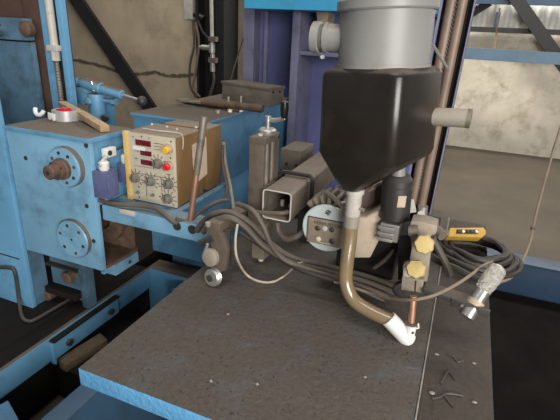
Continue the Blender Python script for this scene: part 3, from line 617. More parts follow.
# ================================================================== vertical slide, square tube, wire guide
YS = 1.33
sx0, sx1 = PY(249, 150, YS).x, PY(264, 150, YS).x; sz1 = PY(256, 139, YS).z; sz0 = PY(265, 268, YS).z
t = thing('cross_slide', 'upright grey hand slide with crank handle left of square tube', 'slide', ((sx0+sx1)/2, YS+.05, ZTb))
build('front_cover', B(sx0, sx1, YS, YS+.012, sz0+.16, sz1), 'brownsteel', t, .003)
build('left_cheek', B(sx0, sx0+.02, YS+.012, YS+.12, sz0+.16, sz1-.01), 'steel_dk', t)
build('rear_cover', B(sx0+.005, sx1+.004, YS+.11, YS+.12, sz0+.16, sz1-.005), 'brownsteel', t)
build('top_block', B(sx0, sx1+.004, YS-.001, YS+.122, sz1-.018, sz1+.006), 'brownsteel', t, .003)
build('lower_block', B(sx0+.006, sx1+.003, YS+.002, YS+.118, sz0+.16, sz0+.3), 'brownsteel', t, .003)
for yy in (YS+.04, YS+.085): build('guide_rod', MB().cyl((sx1-.008, yy, sz0+.3), (sx1-.008, yy, sz1-.018), .009), 'steel', t)
build('lead_screw', MB().cyl((sx1-.02, YS+.062, sz0+.3), (sx1-.02, YS+.062, sz1-.018), .012), 'steel_dk', t)
build('lower_leg', B(sx0+.01, sx1+.006, YS+.02, YS+.09, max(sz0, ZTb+.02), sz0+.16), 'steel', t, .003)
q = V((sx0+.035, YS+.05, max(sz0, ZTb+.02))); build('bottom_bolt', MB().cyl(q-V((0, 0, .02)), q, .01, n=8), 'grimywhite', t)
hb = V(((sx0+sx1)/2+.012, YS+.06, sz1+.006))
hw = build('hand_dial', MB().lathe([(.028, 0), (.030, .004), (.030, .016), (.025, .021)], hb, n=28), 'chrome', t)
tp = hb+V((0, 0, .058)); build('crank_shaft', MB().cyl(hb+V((0, 0, .020)), tp, .008).cyl(tp-V((0, 0, .014)), tp+V((0, 0, .004)), .011), 'chrome', t)
e_ = PY(284, 121, YS+.06)
ca = build('crank_arm', MB().tube([tp-V((0, 0, .008)), tp.lerp(V((e_.x, e_.y, tp.z)), .6)+V((0, 0, -.006)), V((e_.x, e_.y, tp.z+.004))], .0075, 8), 'chrome', t)
build('grip', MB().lathe([(.010, 0), (.0125, .01), (.0145, .035), (.0125, .052), (.006, .056)], (e_.x, e_.y, tp.z+.004), n=18), 'black', ca)
q = PY(259, 137.5, YS+.02); build('top_screw', MB().cyl((q.x, YS+.03, sz1+.006), (q.x, YS+.03, sz1+.012), .008, n=10), 'grimywhite', t)

q = PY(291, 160, 1.78); t = thing('slide_mount_block', 'dusty brown steel block behind the square tube', 'block', (q.x, 1.85, q.z-.06))
build('block', B(q.x-.05, q.x+.045, 1.78, 1.95, q.z-.05, q.z+.045), 'steel', t, .004)
for dx in (-.02, .025): build('screw', MB().lathe([(.007, 0), (.007, .004)], (q.x+dx, 1.78, q.z-.02), (0, -1, 0), 8), 'ink', t)
build('stem', B(q.x-.03, q.x+.03, 1.83, 1.92, ZTb, q.z-.05), 'steel_dk', t)

tx0, tx1, tz0, tz1 = -.574, -.470, 1.011, 1.115
def rsq(y, x0, x1, z0, z1, r, n=5):
    pts = []
    for cx, cz, a0 in ((x1-r, z1-r, 0), (x0+r, z1-r, 90), (x0+r, z0+r, 180), (x1-r, z0+r, 270)):
        for i in range(n+1):
            an = math.radians(a0+90*i/n); pts.append(V((cx+r*math.cos(an), y, cz+r*math.sin(an))))
    return pts
YE = 1.30; YF = 2.05; wl_ = .006
t = thing('square_tube_arm', 'dusty square steel tube arm with its open end facing forward', 'tube', ((tx0+tx1)/2, 1.6, ZTb))
o_, i_ = (tx0, tx1, tz0, tz1, .014), (tx0+wl_, tx1-wl_, tz0+wl_, tz1-wl_, .009)
mb = MB(); mb.rings([rsq(YF, *i_), rsq(YE, *i_), rsq(YE, *o_), rsq(YF, *o_)], False, False)
build('tube_wall', mb, 'steel', t, smooth=40)
build('cut_edge', MB().rings([rsq(YE-.0008, *o_), rsq(YE-.0008, tx0+.004, tx1-.004, tz0+.004, tz1-.004, .01), rsq(YE+.002, tx0+.005, tx1-.005, tz0+.005, tz1-.005, .009)], False, False), 'grimywhite', t)
build('end_stop', B(tx0+.005, tx1-.005, YF-.4, YF-.39, tz0+.005, tz1-.005), 'steel_dk', t)
for dx, dz in ((.025, .06), (.055, .05), (.07, .075)): build('inner_bolt', MB().cyl((tx0+dx, YE+.12, tz0+.006), (tx0+dx, YE+.12, tz0+dz-.03), .007, n=8), 'grimywhite', t)
build('stand', B(tx0+.02, tx1-.02, 1.62, 1.72, ZTb, tz0), 'steel_dk', t)
yc_ = 1.47; lp = rsq(yc_, tx0-.012, tx1+.012, tz0-.012, tz1+.012, .02, 3)
single('strapped_cable', MB().tube([p+V((0, .05*(p.z-tz0), 0)) for p in lp], .008, 8, 3, True), 'cable_dk', 'dark cable looped once around the square tube', 'cable')

# wire guide roller hanging at the beam end
YR = 1.16
def W(px, py, Y=YR): return PY(px, py, Y)
q = W(217, 228); t = thing('wire_guide_roller', 'rusty guide arm with two pale rollers hanging over the table', 'roller', W(217, 284))
build('arm', MB().bar(W(213, 229), PY(243, 213, 1.36), .052, .045), 'brownsteel', t, .004)
build('clamp_screw', MB().cyl(W(208, 226, YR-.03), W(208, 222.5, YR-.03), .009, n=10), 'chrome', t)
build('side_plate', MB().prism([W(207, 231), W(222, 234), W(228, 250), W(225, 271), W(214, 274), W(205, 268), (W(212, 250))], (0, .02, 0)), 'brownsteel', t, .003)
build('axle', MB().cyl(W(199, 243.5), W(213, 238), .011), 'steel_dk', t)
q = W(213, 256); build('roller', MB().lathe([(.026, 0), (.031, .006), (.031, .02), (.024, .024)], q+V((0, 0, 0)), (-.15, -1, .1), 28), 'pvc_dirty', t)
build('lever', MB().cyl(W(204, 255, YR-.035), W(207.5, 244, YR-.035), .005), 'chrome', t)
q = W(215.5, 276); rr_ = build('roller', MB().lathe([(.026, 0), (.031, .006), (.022, .013), (.031, .02), (.026, .026)], q, (-.15, -1, .15), 28), 'chrome', t)
build('hub', MB().lathe([(.011, .026), (.011, .034)], q, (-.15, -1, .15), 14), 'steel_dk', rr_)
build('back_plate', B(W(214, 260).x-.02, W(224, 260).x+.01, YR+.02, YR+.032, W(220, 278).z, W(220, 232).z), 'steel_dk', t)

# ================================================================== cables over the beam and table
def P3(*l): return [PY(a, b, c) for a, b, c in l]
cab = [
 ('thick_cable', .0105, 'cable', 'thick dusty cable arching highest over the roller arm', [(197, 231, 1.24), (204, 221, 1.235), (216, 213, 1.23), (232, 213, 1.235), (250, 223, 1.25), (270, 243, 1.27), (295, 259, 1.30), (330, 267, 1.31), (368, 277, 1.31), (396, 287, 1.30)]),
 ('thick_cable', .0105, 'cable', 'thick dusty cable running just below the highest arching cable', [(203, 232, 1.21), (213, 222, 1.205), (228, 217.5, 1.205), (244, 226, 1.215), (264, 246, 1.235), (292, 263, 1.265), (330, 272, 1.275), (368, 283, 1.275), (394, 293, 1.27)]),
 ('thick_cable', .0082, 'cable', 'grey cable rising by the slide and merging into the bundle', [(237, 204, 1.22), (252, 210, 1.19), (263, 226, 1.185), (270, 243, 1.19), (281, 257, 1.21), (298, 266, 1.23), (330, 276, 1.24), (366, 288, 1.24), (388, 297, 1.24)]),
 ('thick_cable', .0072, 'cable_dk', 'dark cable lying lowest in the bundle on the table', [(240, 232, 1.27), (258, 244, 1.28), (280, 259, 1.245), (305, 272, 1.21), (335, 281, 1.21), (366, 293, 1.21), (384, 301, 1.215)]),
]
for n, r, mm, lab, pts in cab: single(n, MB().tube(P3(*pts), r, 10), mm, lab, 'cable', 'cable bundle over the table')
single('tail_cable', MB().tube(P3((238, 203, 1.28), (252, 211, 1.27), (268, 213, 1.27), (284, 213, 1.28), (288, 211, 1.33), (287, 209, 1.42)), .0075, 8), 'cable', 'grey cable entering the open end of the square tube', 'cable')
wp = P3((237.5, 224, 1.19), (235.5, 240, 1.17), (237, 258, 1.15)) + [PZ(246, 274, ZTb+.02), PZ(258, 281, ZTb+.004), PZ(272, 282, ZTb+.004), PZ(284, 276, ZTb+.008)] + P3((296, 265, 1.24), (304, 262, 1.32))
single('white_cable', MB().tube(wp, .0042, 8), 'cable_lt', 'thin pale cable drooping in a loop onto the table', 'cable')
single('tan_cable', MB().tube(P3((334, 282, 1.2), (352, 287, 1.195), (370, 293, 1.18), (388, 298, 1.13), (410, 300, 1.07), (432, 296, 1.08), (452, 287, 1.12), (468, 277, 1.2), (484, 265, 1.36), (492, 262, 1.5)), .0042, 8), 'cable_br', 'thin tan cable sagging in front of the nozzle ring', 'cable')
single('control_lead', MB().tube(P3((95, 199, 1.272), (115, 204, 1.272), (140, 206, 1.30), (156, 209, 1.30), (166, 216, 1.277), (173, 222, 1.268), (178, 223, 1.272)), .0085, 8), 'cable', 'grey lead running along the blue beam under the control box', 'cable')
single('control_lead', MB().tube(P3((176, 219, 1.272), (188, 221, 1.31), (200, 212, 1.33), (215, 203, 1.36), (228, 200, 1.40)), .008, 8), 'cable', 'grey lead curving up behind the leaning copper rod', 'cable')
single('control_lead', MB().tube(P3((223.5, 142, 1.76), (225, 160, 1.755), (229, 180, 1.75), (232, 197, 1.70), (234, 210, 1.62)), .008, 8), 'cable_lt', 'pale lead hanging down behind the ochre control box', 'cable')
single('control_lead', MB().tube(P3((223, 145, 1.72), (223, 165, 1.7), (227, 188, 1.66), (224, 200, 1.6)), .007, 8), 'cable', 'grey lead hanging close to the ochre box rear', 'cable')
single('motor_lead', MB().tube(P3((277, 223, 1.34), (279, 233, 1.33), (286, 239, 1.32), (296, 237, 1.32), (306, 230, 1.34)), .010, 8), 'cable', 'grey lead looping from under the square tube to disc', 'cable')
single('motor_lead', MB().tube(P3((374, 268, 1.3), (385, 260, 1.3), (394, 250, 1.32)), .006, 8), 'cable', 'short grey lead curving under the beige feeder casting', 'cable')

# ================================================================== wire feeder with disc
YD = 1.25
dc = PY(325.5, 229, YD)
t = thing('wire_feed_gearbox', 'wire feed gearbox with pale blue disc face and stained nameplate', 'gearbox', (dc.x, YD+.15, ZTb))
build('face_disc', MB().lathe([(.074, 0), (.077, .003), (.077, .014)], (dc.x, YD, dc.z), (0, 1, 0), 48), 'paleblue', t)
px0, px1 = PY(308.5, 225, YD).x, PY(348, 225, YD).x; pz1 = PY(310, 216.5, YD).z; pz0 = PY(310, 241.5, YD).z
np_ = build('nameplate', B(px0, px1, YD-.004, YD, pz0, pz1), 'plate', t, .001)
build('nameplate_border', MB().box(px0-.002, px1+.002, YD-.0035, YD-.0005, pz1, pz1+.0025).box(px0-.0025, px0, YD-.0035, YD-.0005, pz0, pz1), 'ink', t)
def text(txt, size, x, y, z, m_, parent, name='lettering'):
    cu = bpy.data.curves.new(name, 'FONT'); cu.body = txt; cu.size = size; cu.extrude = .0003; cu.align_x = 'CENTER'; cu.align_y = 'CENTER'
    o = bpy.data.objects.new(name+'_tmp', cu); me = bpy.data.meshes.new_from_object(o); bpy.data.objects.remove(o)
    for v in me.vertices: v.co = V((v.co.x, -v.co.z, v.co.y))
    o = bpy.data.objects.new(name, me); COL.objects.link(o); me.materials.append(M[m_]); o.parent = parent; o.location = V((x, y, z))-ORG[parent.name]
    ORG[o.name] = V((x, y, z)); return o
text('VERMUSTON', .0155, (px0+px1)/2, YD-.0043, pz1-.014, 'ink', np_)
e0 = V((dc.x+.004, YD-.0012, PY(327, 212, YD).z))
build('emblem', MB().ringlathe([(.0055, 0), (.0075, 0), (.0075, .001), (.0055, .001)], e0, (0, -1, 0), 16).obox(e0, (.011, .0006, .0012), (1, 0, .6), (0, 1, 0)).obox(e0+V((0, 0, -.003)), (.008, .0006, .0012), (0, 0, 1), (0, 1, 0)), 'ink', t)
for px, py in ((318, 228), (325, 228.5), (332, 229.5), (318.5, 239), (332, 241)):
    q = PY(px, py, YD-.004); build('screw', MB().lathe([(.0085, 0), (.0085, .003), (.005, .005)], q, (0, -1, 0), 12), 'grimywhite' if px in (325, 318.5) else 'steel_dk', np_)
a = PY(321, 241, YD-.004); build('printed_line', B(a.x-.005, a.x+.03, YD-.0052, YD-.004, a.z-.006, a.z-.004), 'grimywhite', np_)
build('gear_body', MB().lathe([(.066, 0), (.066, .10), (.06, .11)], (dc.x, YD+.014, dc.z), (0, 1, 0), 36), 'steel_dk', t)
fin = MB()
for k in range(7):
    an = math.radians(48+k*15); c = V((dc.x+math.cos(an)*.077, YD+.075, dc.z+math.sin(an)*.077))
    build('cooling_fin', MB().obox(c, (.022, .05, .0055), (math.cos(an), 0, math.sin(an)), (0, 1, 0)), 'steel', t, .003)
q = PY(312, 202, YD+.03)
for k in range(4):
    a = PY(336-3*k, 187+6*k, YD+.17); b = PY(350, 183+6*k, YD+.12); build('tension_rod', MB().cyl(a, b, .004, n=8), 'chrome', t)
build('clamp_lever', MB().tube(P3((326, 192, YD+.02), (334, 198, YD), (342, 206, YD-.02)), .0075, 8), 'steel', t)
build('clamp_nut', MB().cyl(PY(343, 202, YD-.01), PY(344, 216, YD-.01), .011, n=10), 'beige', t)
a, b = PY(356, 214, YD-.01), PY(380, 257, YD-.01)
build('casting', MB().prism([PY(351, 216, YD), PY(366, 217, YD), PY(386, 206, YD+.03), PY(381, 236, YD+.02), PY(370, 258, YD), PY(350, 258, YD)], (0, .09, 0)), 'beige', t, .005)
wc = PY(372, 200, YD+.12); build('wire_wheel', MB().lathe([(.04, 0), (.06, .005), (.06, .03), (.04, .035)], wc, (.55, -1, 0), 32), 'brown', t)
build('wheel_guard', MB().ringlathe([(.055, .0), (.065, 0), (.065, .05), (.055, .05)], wc+V((.02, .03, .01)), (.55, -1, 0), 32), 'beige', t)
build('lower_body', B(dc.x+.02, PY(394, 250, YD).x, YD+.09, YD+.2, ZTb+.06, dc.z-.02), 'black', t, .008)  # black body added where the space behind is dark with shadow
build('pedestal', B(dc.x-.02, dc.x+.1, YD+.1, YD+.2, ZTb, ZTb+.06), 'steel_dk', t)
# black motor
ma, mz = PY(394.5, 219, YD+.02), PY(398, 175, YD+.02)
t = thing('wire_feed_motor', 'black cylindrical motor with label hanging beside the hopper', 'motor', ma)
ln = (mz-ma).length
build('motor_body', MB().lathe([(.038, 0), (.0425, .006), (.0425, ln*.76), (.041, ln*.77), (.0425, ln*.78), (.0425, ln-.012), (.034, ln)], ma, mz-ma, 32), 'motor', t)
build('end_boss', MB().lathe([(.02, ln), (.018, ln+.03)], ma, mz-ma, 20), 'pvc', t)
ax = (mz-ma).normalized(); rd = V((.55, -1, 0)).normalized()
q = ma+ax*ln*.52+rd*.0415; build('label_sticker', MB().obox(q, (.012, .0025, .017), (1, .55, 0), (.55, -1, 0)), 'paper', t, .001)
q = PY(391, 230, YD+.01)
m = MB().box(q.x-.03, q.x+.025, YD-.01, YD+.03, q.z-.03, q.z+.025)
build('terminal_block', m, 'chrome', t, .004)
for k in range(3): build('terminal', B(q.x-.034, q.x+.012, YD-.02, YD-.01, q.z-.028+k*.018, q.z-.018+k*.018), 'chrome', t, .002)

# ================================================================== flux hopper
def lean_mb(mb):                                             # the whole hopper hangs a little out of plumb
    for v in mb.v:
        v.x += (1.5-v.z)*.045; v.z += (v.x+.21)*.07
    return mb
HX, HY = -.211, 1.2
t = thing('flux_hopper', 'grey pipe drum above a black tapered flux hopper', 'hopper', (HX, HY, 1.19))
zr = PY(390, 70, HY-.1).z
R = .112
zt_ = zr+.138
build('drum', lean_mb(MB().lathe([(R, 0), (R, zt_-zr)], (HX, HY, zr), (0, 0, 1), 56)), 'pvc', t)
build('top_rim', lean_mb(MB().ringlathe([(R-.002, 0), (R+.005, 0), (R+.008, .004), (R+.008, .022), (R+.004, .026), (R-.012, .026)], (HX, HY, zt_-.01), (0, 0, 1), 56)), 'pvc', t)
build('bottom_rim', lean_mb(MB().ringlathe([(R-.002, 0), (R+.004, 0), (R+.004, .008), (R-.002, .008)], (HX, HY, zr), (0, 0, 1), 56)), 'pvc', t)
pz_ = PY(330, 38, HY).z
pe = PY(315, 38, HY-.02)
inl = build('inlet_pipe', MB().lathe([(.034, 0), (.034, HX-pe.x-.06)], (pe.x, HY-.02, pz_), (1, 0, 0), 32), 'pvc', t)
build('inlet_collar', MB().ringlathe([(.02, -.004), (.038, -.004), (.038, .014), (.034, .016), (.034, .026), (.037, .028), (.037, .036), (.02, .036)], (pe.x, HY-.02, pz_), (1, 0, 0), 32), 'pvc', inl)
ROTH = math.radians(-20)
def rsqz(h, z, r, dx=0, dy=0, n=5):
    pts = []
    for sx_, sy_, a0 in ((1, 1, 0), (-1, 1, 90), (-1, -1, 180), (1, -1, 270)):
        for i in range(n+1):
            an = math.radians(a0+90*i/n); x = sx_*(h-r)+r*math.cos(an); y = sy_*(h-r)+r*math.sin(an)
            pts.append(V((HX+.001+dx+x*math.cos(ROTH)-y*math.sin(ROTH), HY+dy+x*math.sin(ROTH)+y*math.cos(ROTH), z)))
    return pts
HS = .1155
prof = [(HS-.03, zr+.004, .045), (HS-.012, zr+.0, .035), (HS-.003, zr-.008, .032), (HS, zr-.018, .030), (HS+.001, 1.318, .028), (HS-.004, 1.305, .026), (.032, 1.208, .018, -.052, -.01), (.025, 1.203, .018, -.053, -.01)]
build('bin', lean_mb(MB().rings([rsqz(*p) for p in prof])), 'blackhop', t, smooth=38)
oc = PY(355, 190, HY-.01); OX, OY = oc.x, HY-.01
# shift the outlet under the bin
oz1 = 1.2; oz0 = PY(355, 217, OY).z
build('outlet_spigot', MB().lathe([(.019, 0), (.022, .006), (.022, oz1-oz0-.012), (.026, oz1-oz0-.01), (.026, oz1-oz0+.004)], (OX, OY, oz0), (0, 0, 1), 28), 'grimywhite', t)
q = V((OX+.022, OY-.008, oz0+.03)); build('spigot_screw', MB().cyl(q, q+V((.012, -.004, 0)), .005, n=10), 'chrome', t)
# right side stub pipe
a, b = PY(430, 118, HY+.04), PY(469, 118.5, HY+.04)
build('side_stub', MB().cyl(a-V((.07, 0, 0)), b, .0235, n=28), 'pvc_dirty', t)
build('stub_cap', MB().lathe([(.0245, -.006), (.0245, .004), (.018, .006)], b, (1, 0, 0), 28), 'steel', t)
build('tie_rod', MB().cyl(PY(433, 45, HY+.02), PY(447, 68, HY+.06), .004, n=8), 'chrome', t)
build('mount_arm', B(HX-.03, HX+.03, HY+.10, 1.70, 1.40, 1.45), 'steel_dk', t)
# flux hose
hp = [V((OX, OY, oz0+.035)), V((OX, OY, oz0-.005))]+P3((350, 240, OY-.005), (347, 262, OY-.02), (346, 282, OY-.03), (353, 299, OY-.04), (370, 311, OY-.05), (393, 321.5, OY-.06))
hp[0] = V((OX, OY, oz0-.002)); hp[1] = V((OX, OY, oz0-.03))
t = thing('flux_hose', 'translucent amber flux hose curving down from hopper to white elbow', 'hose', hp[-1])
build('hose_wall', MB().tube(hp, .0205, 20, 8), 'hose', t)
build('hose_cuff', MB().cyl(V((OX, OY, oz0-.03)), V((OX, OY, oz0+.004)), .0225), 'pvc_dirty', t)
# white elbow and nozzle
YN = OY-.06
ea, eb = PY(389.5, 319.5, YN), PY(407, 338, YN)
t = thing('nozzle_elbow', 'white plastic Y-shaped flux nozzle elbow just above the table', 'nozzle', eb)
d = (eb-ea).normalized()
build('elbow_tube', MB().lathe([(.019, -.004), (.024, -.004), (.024, (eb-ea).length), (.021, (eb-ea).length+.012), (.012, (eb-ea).length+.018)], ea, d, 28), 'white', t)
na, nb = PY(412, 324, YN), PY(407, 338, YN)
build('branch', MB().cyl(na, nb, .014, .019, 22), 'white', t)
build('branch_ear', MB().prism([PY(411, 323, YN), PY(419, 324, YN), PY(419.5, 329, YN), PY(412, 330, YN)], (0, .006, 0)), 'white', t, .002)
q = PY(417, 326.5, YN-.001); build('ear_hole', MB().lathe([(.003, 0), (.003, .002)], q, (0, -1, 0), 10), 'ink', t)
q = PY(412.5, 332.5, YN-.012); build('spout_hole', MB().lathe([(.004, 0), (.004, .002)], q, (.5, -1, 0), 10), 'ink', t)
tipb, tipt = PY(411, 325, YN), PY(413.5, 296, YN+.02)
t = thing('contact_tip', 'copper-coloured contact tube entering the white elbow', 'contact tube', tipb)
build('tube', MB().cyl(tipb, tipt, .0098), 'copper', t)
build('collar', MB().ringlathe([(.0098, 0), (.017, 0), (.017, .006), (.0098, .006)], tipb+V((0, 0, .004)), (0, 0, 1), 24), 'rust', t)

# ================================================================== guide rods and welding head clamp
YRd = 1.6
xa, xb_, xc = xp(446.5, 0, YRd), xp(457.5, 0, YRd), xp(468.5, 0, YRd)
t = thing('guide_rail_post', 'tall twin brown guide rods in blue channel right of hopper', 'rail', (xb_, YRd+.1, ZTb))
r0 = (xb_-xa)/2*.96
ztop = 2.2; zlow = PY(420, 208, YRd).z
x_shift = -.018   # the rods lean slightly outwards at the top, as in the photograph
for k, (u0, u1) in enumerate(((xa, xb_), (xb_, xc))):
    cx = (u0+u1)/2; zt0 = PY(460, 0, YRd).z
    top = V((cx+(ztop-zt0)*.027, YRd, ztop)); bot = V((cx-(zt0-zlow)*.027, YRd, zlow))
    build('guide_rod', MB().cyl(bot, top, r0, n=24), 'brownrod', t)
    m = MB()
zt0 = PY(460, 0, YRd).z
def lean(x, z): return x+(z-zt0)*.027
def leanbox(x0, x1, y0, y1, z0, z1):
    mb = MB(); p = [V((lean(x, z), y, z)) for z in (z0, z1) for y in (y0, y1) for x in (x0, x1)]
    return mb.add(p, [(0, 2, 3, 1), (4, 5, 7, 6), (0, 1, 5, 4), (2, 6, 7, 3), (0, 4, 6, 2), (1, 3, 7, 5)])
build('channel_back', leanbox(xa-.016, xc+.022, YRd+.05, YRd+.06, ZTb, ztop), 'black', t)
build('left_flange', leanbox(xa-.016, xa-.009, YRd-.014, YRd+.06, ZTb, ztop), 'purple_worn', t)
build('right_flange', leanbox(xc+.017, xc+.021, YRd-.012, YRd+.06, ZTb, ztop), 'purple_worn', t)
build('shade_strip', leanbox(xc+.001, xc+.017, YRd+.02, YRd+.03, ZTb, ztop), 'rubber', t)  # black strip stands in for the shaded gap beside the rods
m = MB()
for k in range(60):
    z = zlow+.02+k*.012
    if z < zt0+.05: m.box(lean(xb_, z)-.003, lean(xb_, z)+.003, YRd-.012, YRd-.006, z, z+.006)
build('rack_teeth', m, 'steel_dk', t)
build('rod_fitting', MB().cyl(PY(421, 222, YRd-.02), PY(423, 206, YRd-.02), .018).cyl(PY(421, 214, YRd-.05), PY(421, 214, YRd), .012), 'chrome', t)
q = PY(411, 206, YRd-.04); build('cable_tag', MB().obox(q, (.014, .004, .024), (1, 0, .35), (0, 1, 0)), 'grimywhite', t)

YH = 1.2
t = thing('torch_clamp', 'grey clamp block with two yellow star knobs holding the nozzle', 'clamp', PY(412, 296, YH))
build('upper_clamp', MB().prism([PY(411, 221, YH), PY(424, 222, YH), PY(437, 226, YH), PY(437, 234, YH), PY(431, 236, YH), PY(427, 250, YH), PY(412, 248, YH), PY(409, 228, YH)], (0, .06, 0)), 'dustysteel', t, .004)
build('spine', MB().prism([PY(412, 246, YH+.01), PY(431, 248, YH+.01), PY(427, 282, YH+.01), PY(406, 280, YH+.01)], (0, .05, 0)), 'dustysteel', t, .003)
build('lower_clamp', MB().prism([PY(402, 277, YH-.01), PY(424, 280, YH-.01), PY(422, 293, YH-.01), PY(401, 290, YH-.01)], (0, .06, 0)), 'dustysteel', t, .003)
build('clamp_split', MB().prism([PY(415, 281, YH-.0115), PY(416.5, 281, YH-.0115), PY(415.5, 293, YH-.0115), PY(414.5, 293, YH-.0115)], (0, .003, 0)), 'ink', t)
build('side_cheek', MB().prism([PY(403, 266, YH-.005), PY(408, 264, YH-.005), PY(410, 280, YH-.005), PY(403, 279, YH-.005)], (0, .03, 0)), 'grimywhite', t, .002)
build('cross_pin', MB().cyl(PY(409, 231, YH-.01), PY(418, 231, YH-.01), .015), 'steel', t)
build('wing_nut', MB().cyl(PY(437, 230, YH+.02), PY(443, 236, YH+.0), .014), 'steel', t)
build('black_backing', MB().prism([PY(398, 236, YH+.07), PY(412, 234, YH+.07), PY(410, 280, YH+.07), PY(398, 280, YH+.07)], (0, .12, 0)), 'black', t)
ma_ = PY(421, 262, YH+.06); build('mount_arm', B(ma_.x-.012, ma_.x+.012, YH+.06, YRd-.02, ma_.z-.015, ma_.z+.015), 'steel_dk', t)
build('mount_foot', B(ma_.x-.03, ma_.x+.03, YRd-.02, YRd+.049, ma_.z-.03, ma_.z+.03), 'steel_dk', t)
def star(px, py, r, tilt):
    c = PY(px, py, YH-.05); ax = V(tilt).normalized(); e1 = ax.cross(V((0, 0, 1))).normalized(); e2 = ax.cross(e1); n = 48
    def ring(h, s): return [c+ax*h+(e1*math.cos(2*math.pi*j/n)+e2*math.sin(2*math.pi*j/n))*r*s*(1+.055*math.cos(2*math.pi*j/n*7)) for j in range(n)]
    k = build('star_knob', MB().rings([ring(-.012, .78), ring(-.008, .95), ring(.006, 1.0), ring(.011, .88), ring(.013, .5)]), 'yknob', t, smooth=45)
    build('knob_stem', MB().cyl(c-ax*.055, c-ax*.01, .009), 'steel', k)
star(424, 244.5, .0255, (.1, -1, .45)); star(416, 269, .0255, (-.05, -1, .5))
rc = PY(411.5, 287, YH+.01)
pts = [rc+V((.049*math.cos(an), .055*math.sin(an), -.006+.008*math.cos(an))) for an in [2*math.pi*i/14 for i in range(14)]]
single('hose_ring', MB().tube(pts, .0045, 8, 3, True), 'rubber', 'black rubber ring loop around the lower torch clamp', 'ring')
# arm to the torch pipe
aa, ab = PY(424, 287, YH+.0), PY(478, 303.5, YH+.0)
t = thing('flat_bracket_bar', 'dark flat bar reaching right from the clamp to the torch pipe', 'bracket', (aa+ab)/2)
build('flat_bar', MB().bar(aa, ab, .05, .014), 'steel_dk', t, .002)
build('end_lip', MB().obox(ab-V((.02, .026, .004)), (.05, .003, .012), ab-aa, (0, 1, 0)), 'steel_dk', t, .001)
for k in (.72, .9):
    q = aa.lerp(ab, k)+V((0, -.031, -.003)); build('screw', MB().lathe([(.004, 0), (.004, .003)], q, (0, -1, 0), 8), 'chrome', t)
ta, tb, tc = PY(466, 317, YH-.03), PY(482, 291, YH+.02), PY(500.5, 266, YH+.07)
t = thing('torch_pipe', 'shiny metal pipe with crumpled foil-wrapped top at table right edge', 'pipe', ta)
build('pipe', MB().cyl(ta, tb.lerp(tc, .3), .0205, n=28), 'alu', t)
build('lower_cap', MB().cyl(ta, ta.lerp(tb, .28), .0225, n=28), 'alu', t)
build('clamp_collar', MB().cyl(ta.lerp(tb, .42), ta.lerp(tb, .62), .0245, n=24), 'beige', t)
r2_ = random.Random(5); dd = (tc-tb).normalized(); m = MB(); L_ = (tc-tb).length; e1 = dd.cross(V((0, 0, 1))).normalized(); e2 = dd.cross(e1); rg = []
for i in range(17):
    h = i/16; rad = .0215+.003*math.sin(h*3.2)+(.0008 if i % 2 else 0)
    if i >= 15: rad *= (.8, .35)[i-15]
    rg.append([tb+dd*(L_*h)+(e1*math.cos(2*math.pi*j/22)+e2*math.sin(2*math.pi*j/22))*rad*(1+.09*(r2_.random()-.5)) for j in range(22)])
build('foil_wrap', m.rings(rg), 'foil', t, smooth=20)

# ================================================================== cable coil and pendant
CZ = ZTb+.02
cc = PZ(478, 252, .84); cc = V((.13, 1.77, 0))
def coil_pt(an, r1, r2_, dx, dy, z): return V((cc.x+dx+r1*math.cos(an), cc.y+dy+r2_*math.sin(an), z))
labs = ('lowest turn of the dark cable coil behind the foil pipe', 'second-lowest turn of the dark cable coil', 'middle turn of the dark cable coil', 'fourth turn up of the dark cable coil', 'fifth turn up of the dark cable coil', 'topmost turn of the dark cable coil under the pendant')
t = thing('cable_coil', 'heap of dark coiled cable on the table behind the foil pipe', 'cable coil', (cc.x, cc.y, ZTb-.006))
for k in range(8):
    rr3 = random.Random(20+k); r1 = .145-.008*k+.02*rr3.random(); r2c = .13-.006*k+.03*rr3.random(); dx = .02*(rr3.random()-.3); dy = .03*(rr3.random()-.5); zz = ZTb+.0065+.007*k
    pts = [coil_pt(2*math.pi*i/14, r1*(1+.08*(rr3.random()-.5)), r2c*(1+.1*(rr3.random()-.5)), dx, dy, zz+.012*rr3.random()) for i in range(14)]
    build('cable_turn', MB().tube(pts, .0105, 8, 4, True), 'cable_dk', t)
single('coil_tail', MB().tube(P3((425, 252, 1.35), (440, 262, 1.4), (455, 268, 1.45), (475, 278, 1.5), (492, 284, 1.6)), .011, 8), 'cable_dk', 'dark cable trailing from the clamp past the foil pipe', 'cable')
single('coil_tail', MB().tube(P3((432, 238, 1.35), (440, 252, 1.35), (448, 268, 1.35), (450, 276, 1.35)), .011, 8), 'cable', 'short grey cable end hanging behind the yellow knobs', 'cable')
pa, pb_ = PZ(447, 234, .895), PZ(484, 234.5, .895)
ctr = (pa+pb_)/2; dx = (pb_-pa).normalized(); hl = (pb_-pa).length/2
up_ = V((0, -.55, .83)); fy = up_.cross(dx).normalized()
t = thing('control_pendant', 'yellow push-button pendant lying on the dark cable coil', 'pendant', ctr-V((0, 0, .04)))
nrm = (dx.cross(V((0, 1, .75)))).normalized()
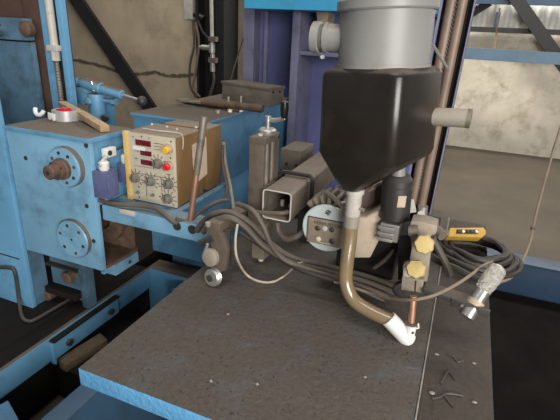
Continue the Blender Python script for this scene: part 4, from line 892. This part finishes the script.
ya_ = V((0, .80, .60))
mx = lambda u, v_, n_: ctr+dx*u+ya_.normalized()*v_+dx.cross(ya_).normalized()*n_
poly = [(-hl, -.020), (hl*.8, -.024), (hl, -.008), (hl, .008), (hl*.8, .024), (-hl, .020)]
nn = dx.cross(ya_).normalized()
if nn.y > 0: nn = -nn
q0 = [ctr+dx*u+ya_.normalized()*v_ for u, v_ in poly]
build('pendant_body', MB().prism([p-nn*.02 for p in q0], nn*.04), 'ypend', t, .006)
build('button_strip', MB().prism([ctr+dx*u+ya_.normalized()*v_+nn*.0195 for u, v_ in ((-hl*.62, -.009), (hl*.55, -.009), (hl*.55, .010), (-hl*.62, .010))], nn*.003), 'ink', t)
for k in range(5):
    q = ctr+dx*(-hl*.5+k*hl*.235)+nn*.022; build('button', MB().cyl(q, q+nn*.006, .006, n=12), 'white' if k in (1, 4) else 'steel_dk', t)
build('cable_boot', MB().cyl(ctr-dx*(hl+.02), ctr-dx*(hl-.005), .015, .018), 'steel', t)
# hanging cord at far right
a = P3((568, 105, 2.3), (556, 142, 2.28), (545, 180, 2.25), (537, 210, 2.2), (533, 228, 2.15), (530, 242, 2.1), (522, 262, 2.0), (512, 277, 1.9), (498, 282, 1.8), (488, 276, 1.75))
top = a[0]+(a[0]-a[1]).normalized()*2.2
single('pendant_cord', MB().tube([top]+a, .0055, 8), 'cable_br', 'thin brown cord hanging down at right to the cable coil', 'cord')
for px, py in ((545, 180),): pass
q = a[4]; single('cord_knot', MB().sphere(q, .012, 10), 'rust', 'small dark knot in the brown hanging cord', 'knot')

# ================================================================== low blue beam on the floor at right
ZF = .24
yb_, yf_ = PZ(530, 258, ZF).y, PZ(530, 267, ZF).y
t = thing('floor_beam', 'low dark blue steel beam on the floor right of the table', 'beam', (1.4, (yb_+yf_)/2, 0))
build('beam_body', B(.30, 4.2, yf_+.02, yb_-.02, 0, ZF), 'darkblue', t, .004)
build('top_flange', B(.29, 4.2, yf_, yb_, ZF, ZF+.015), 'darkblue', t, .003)
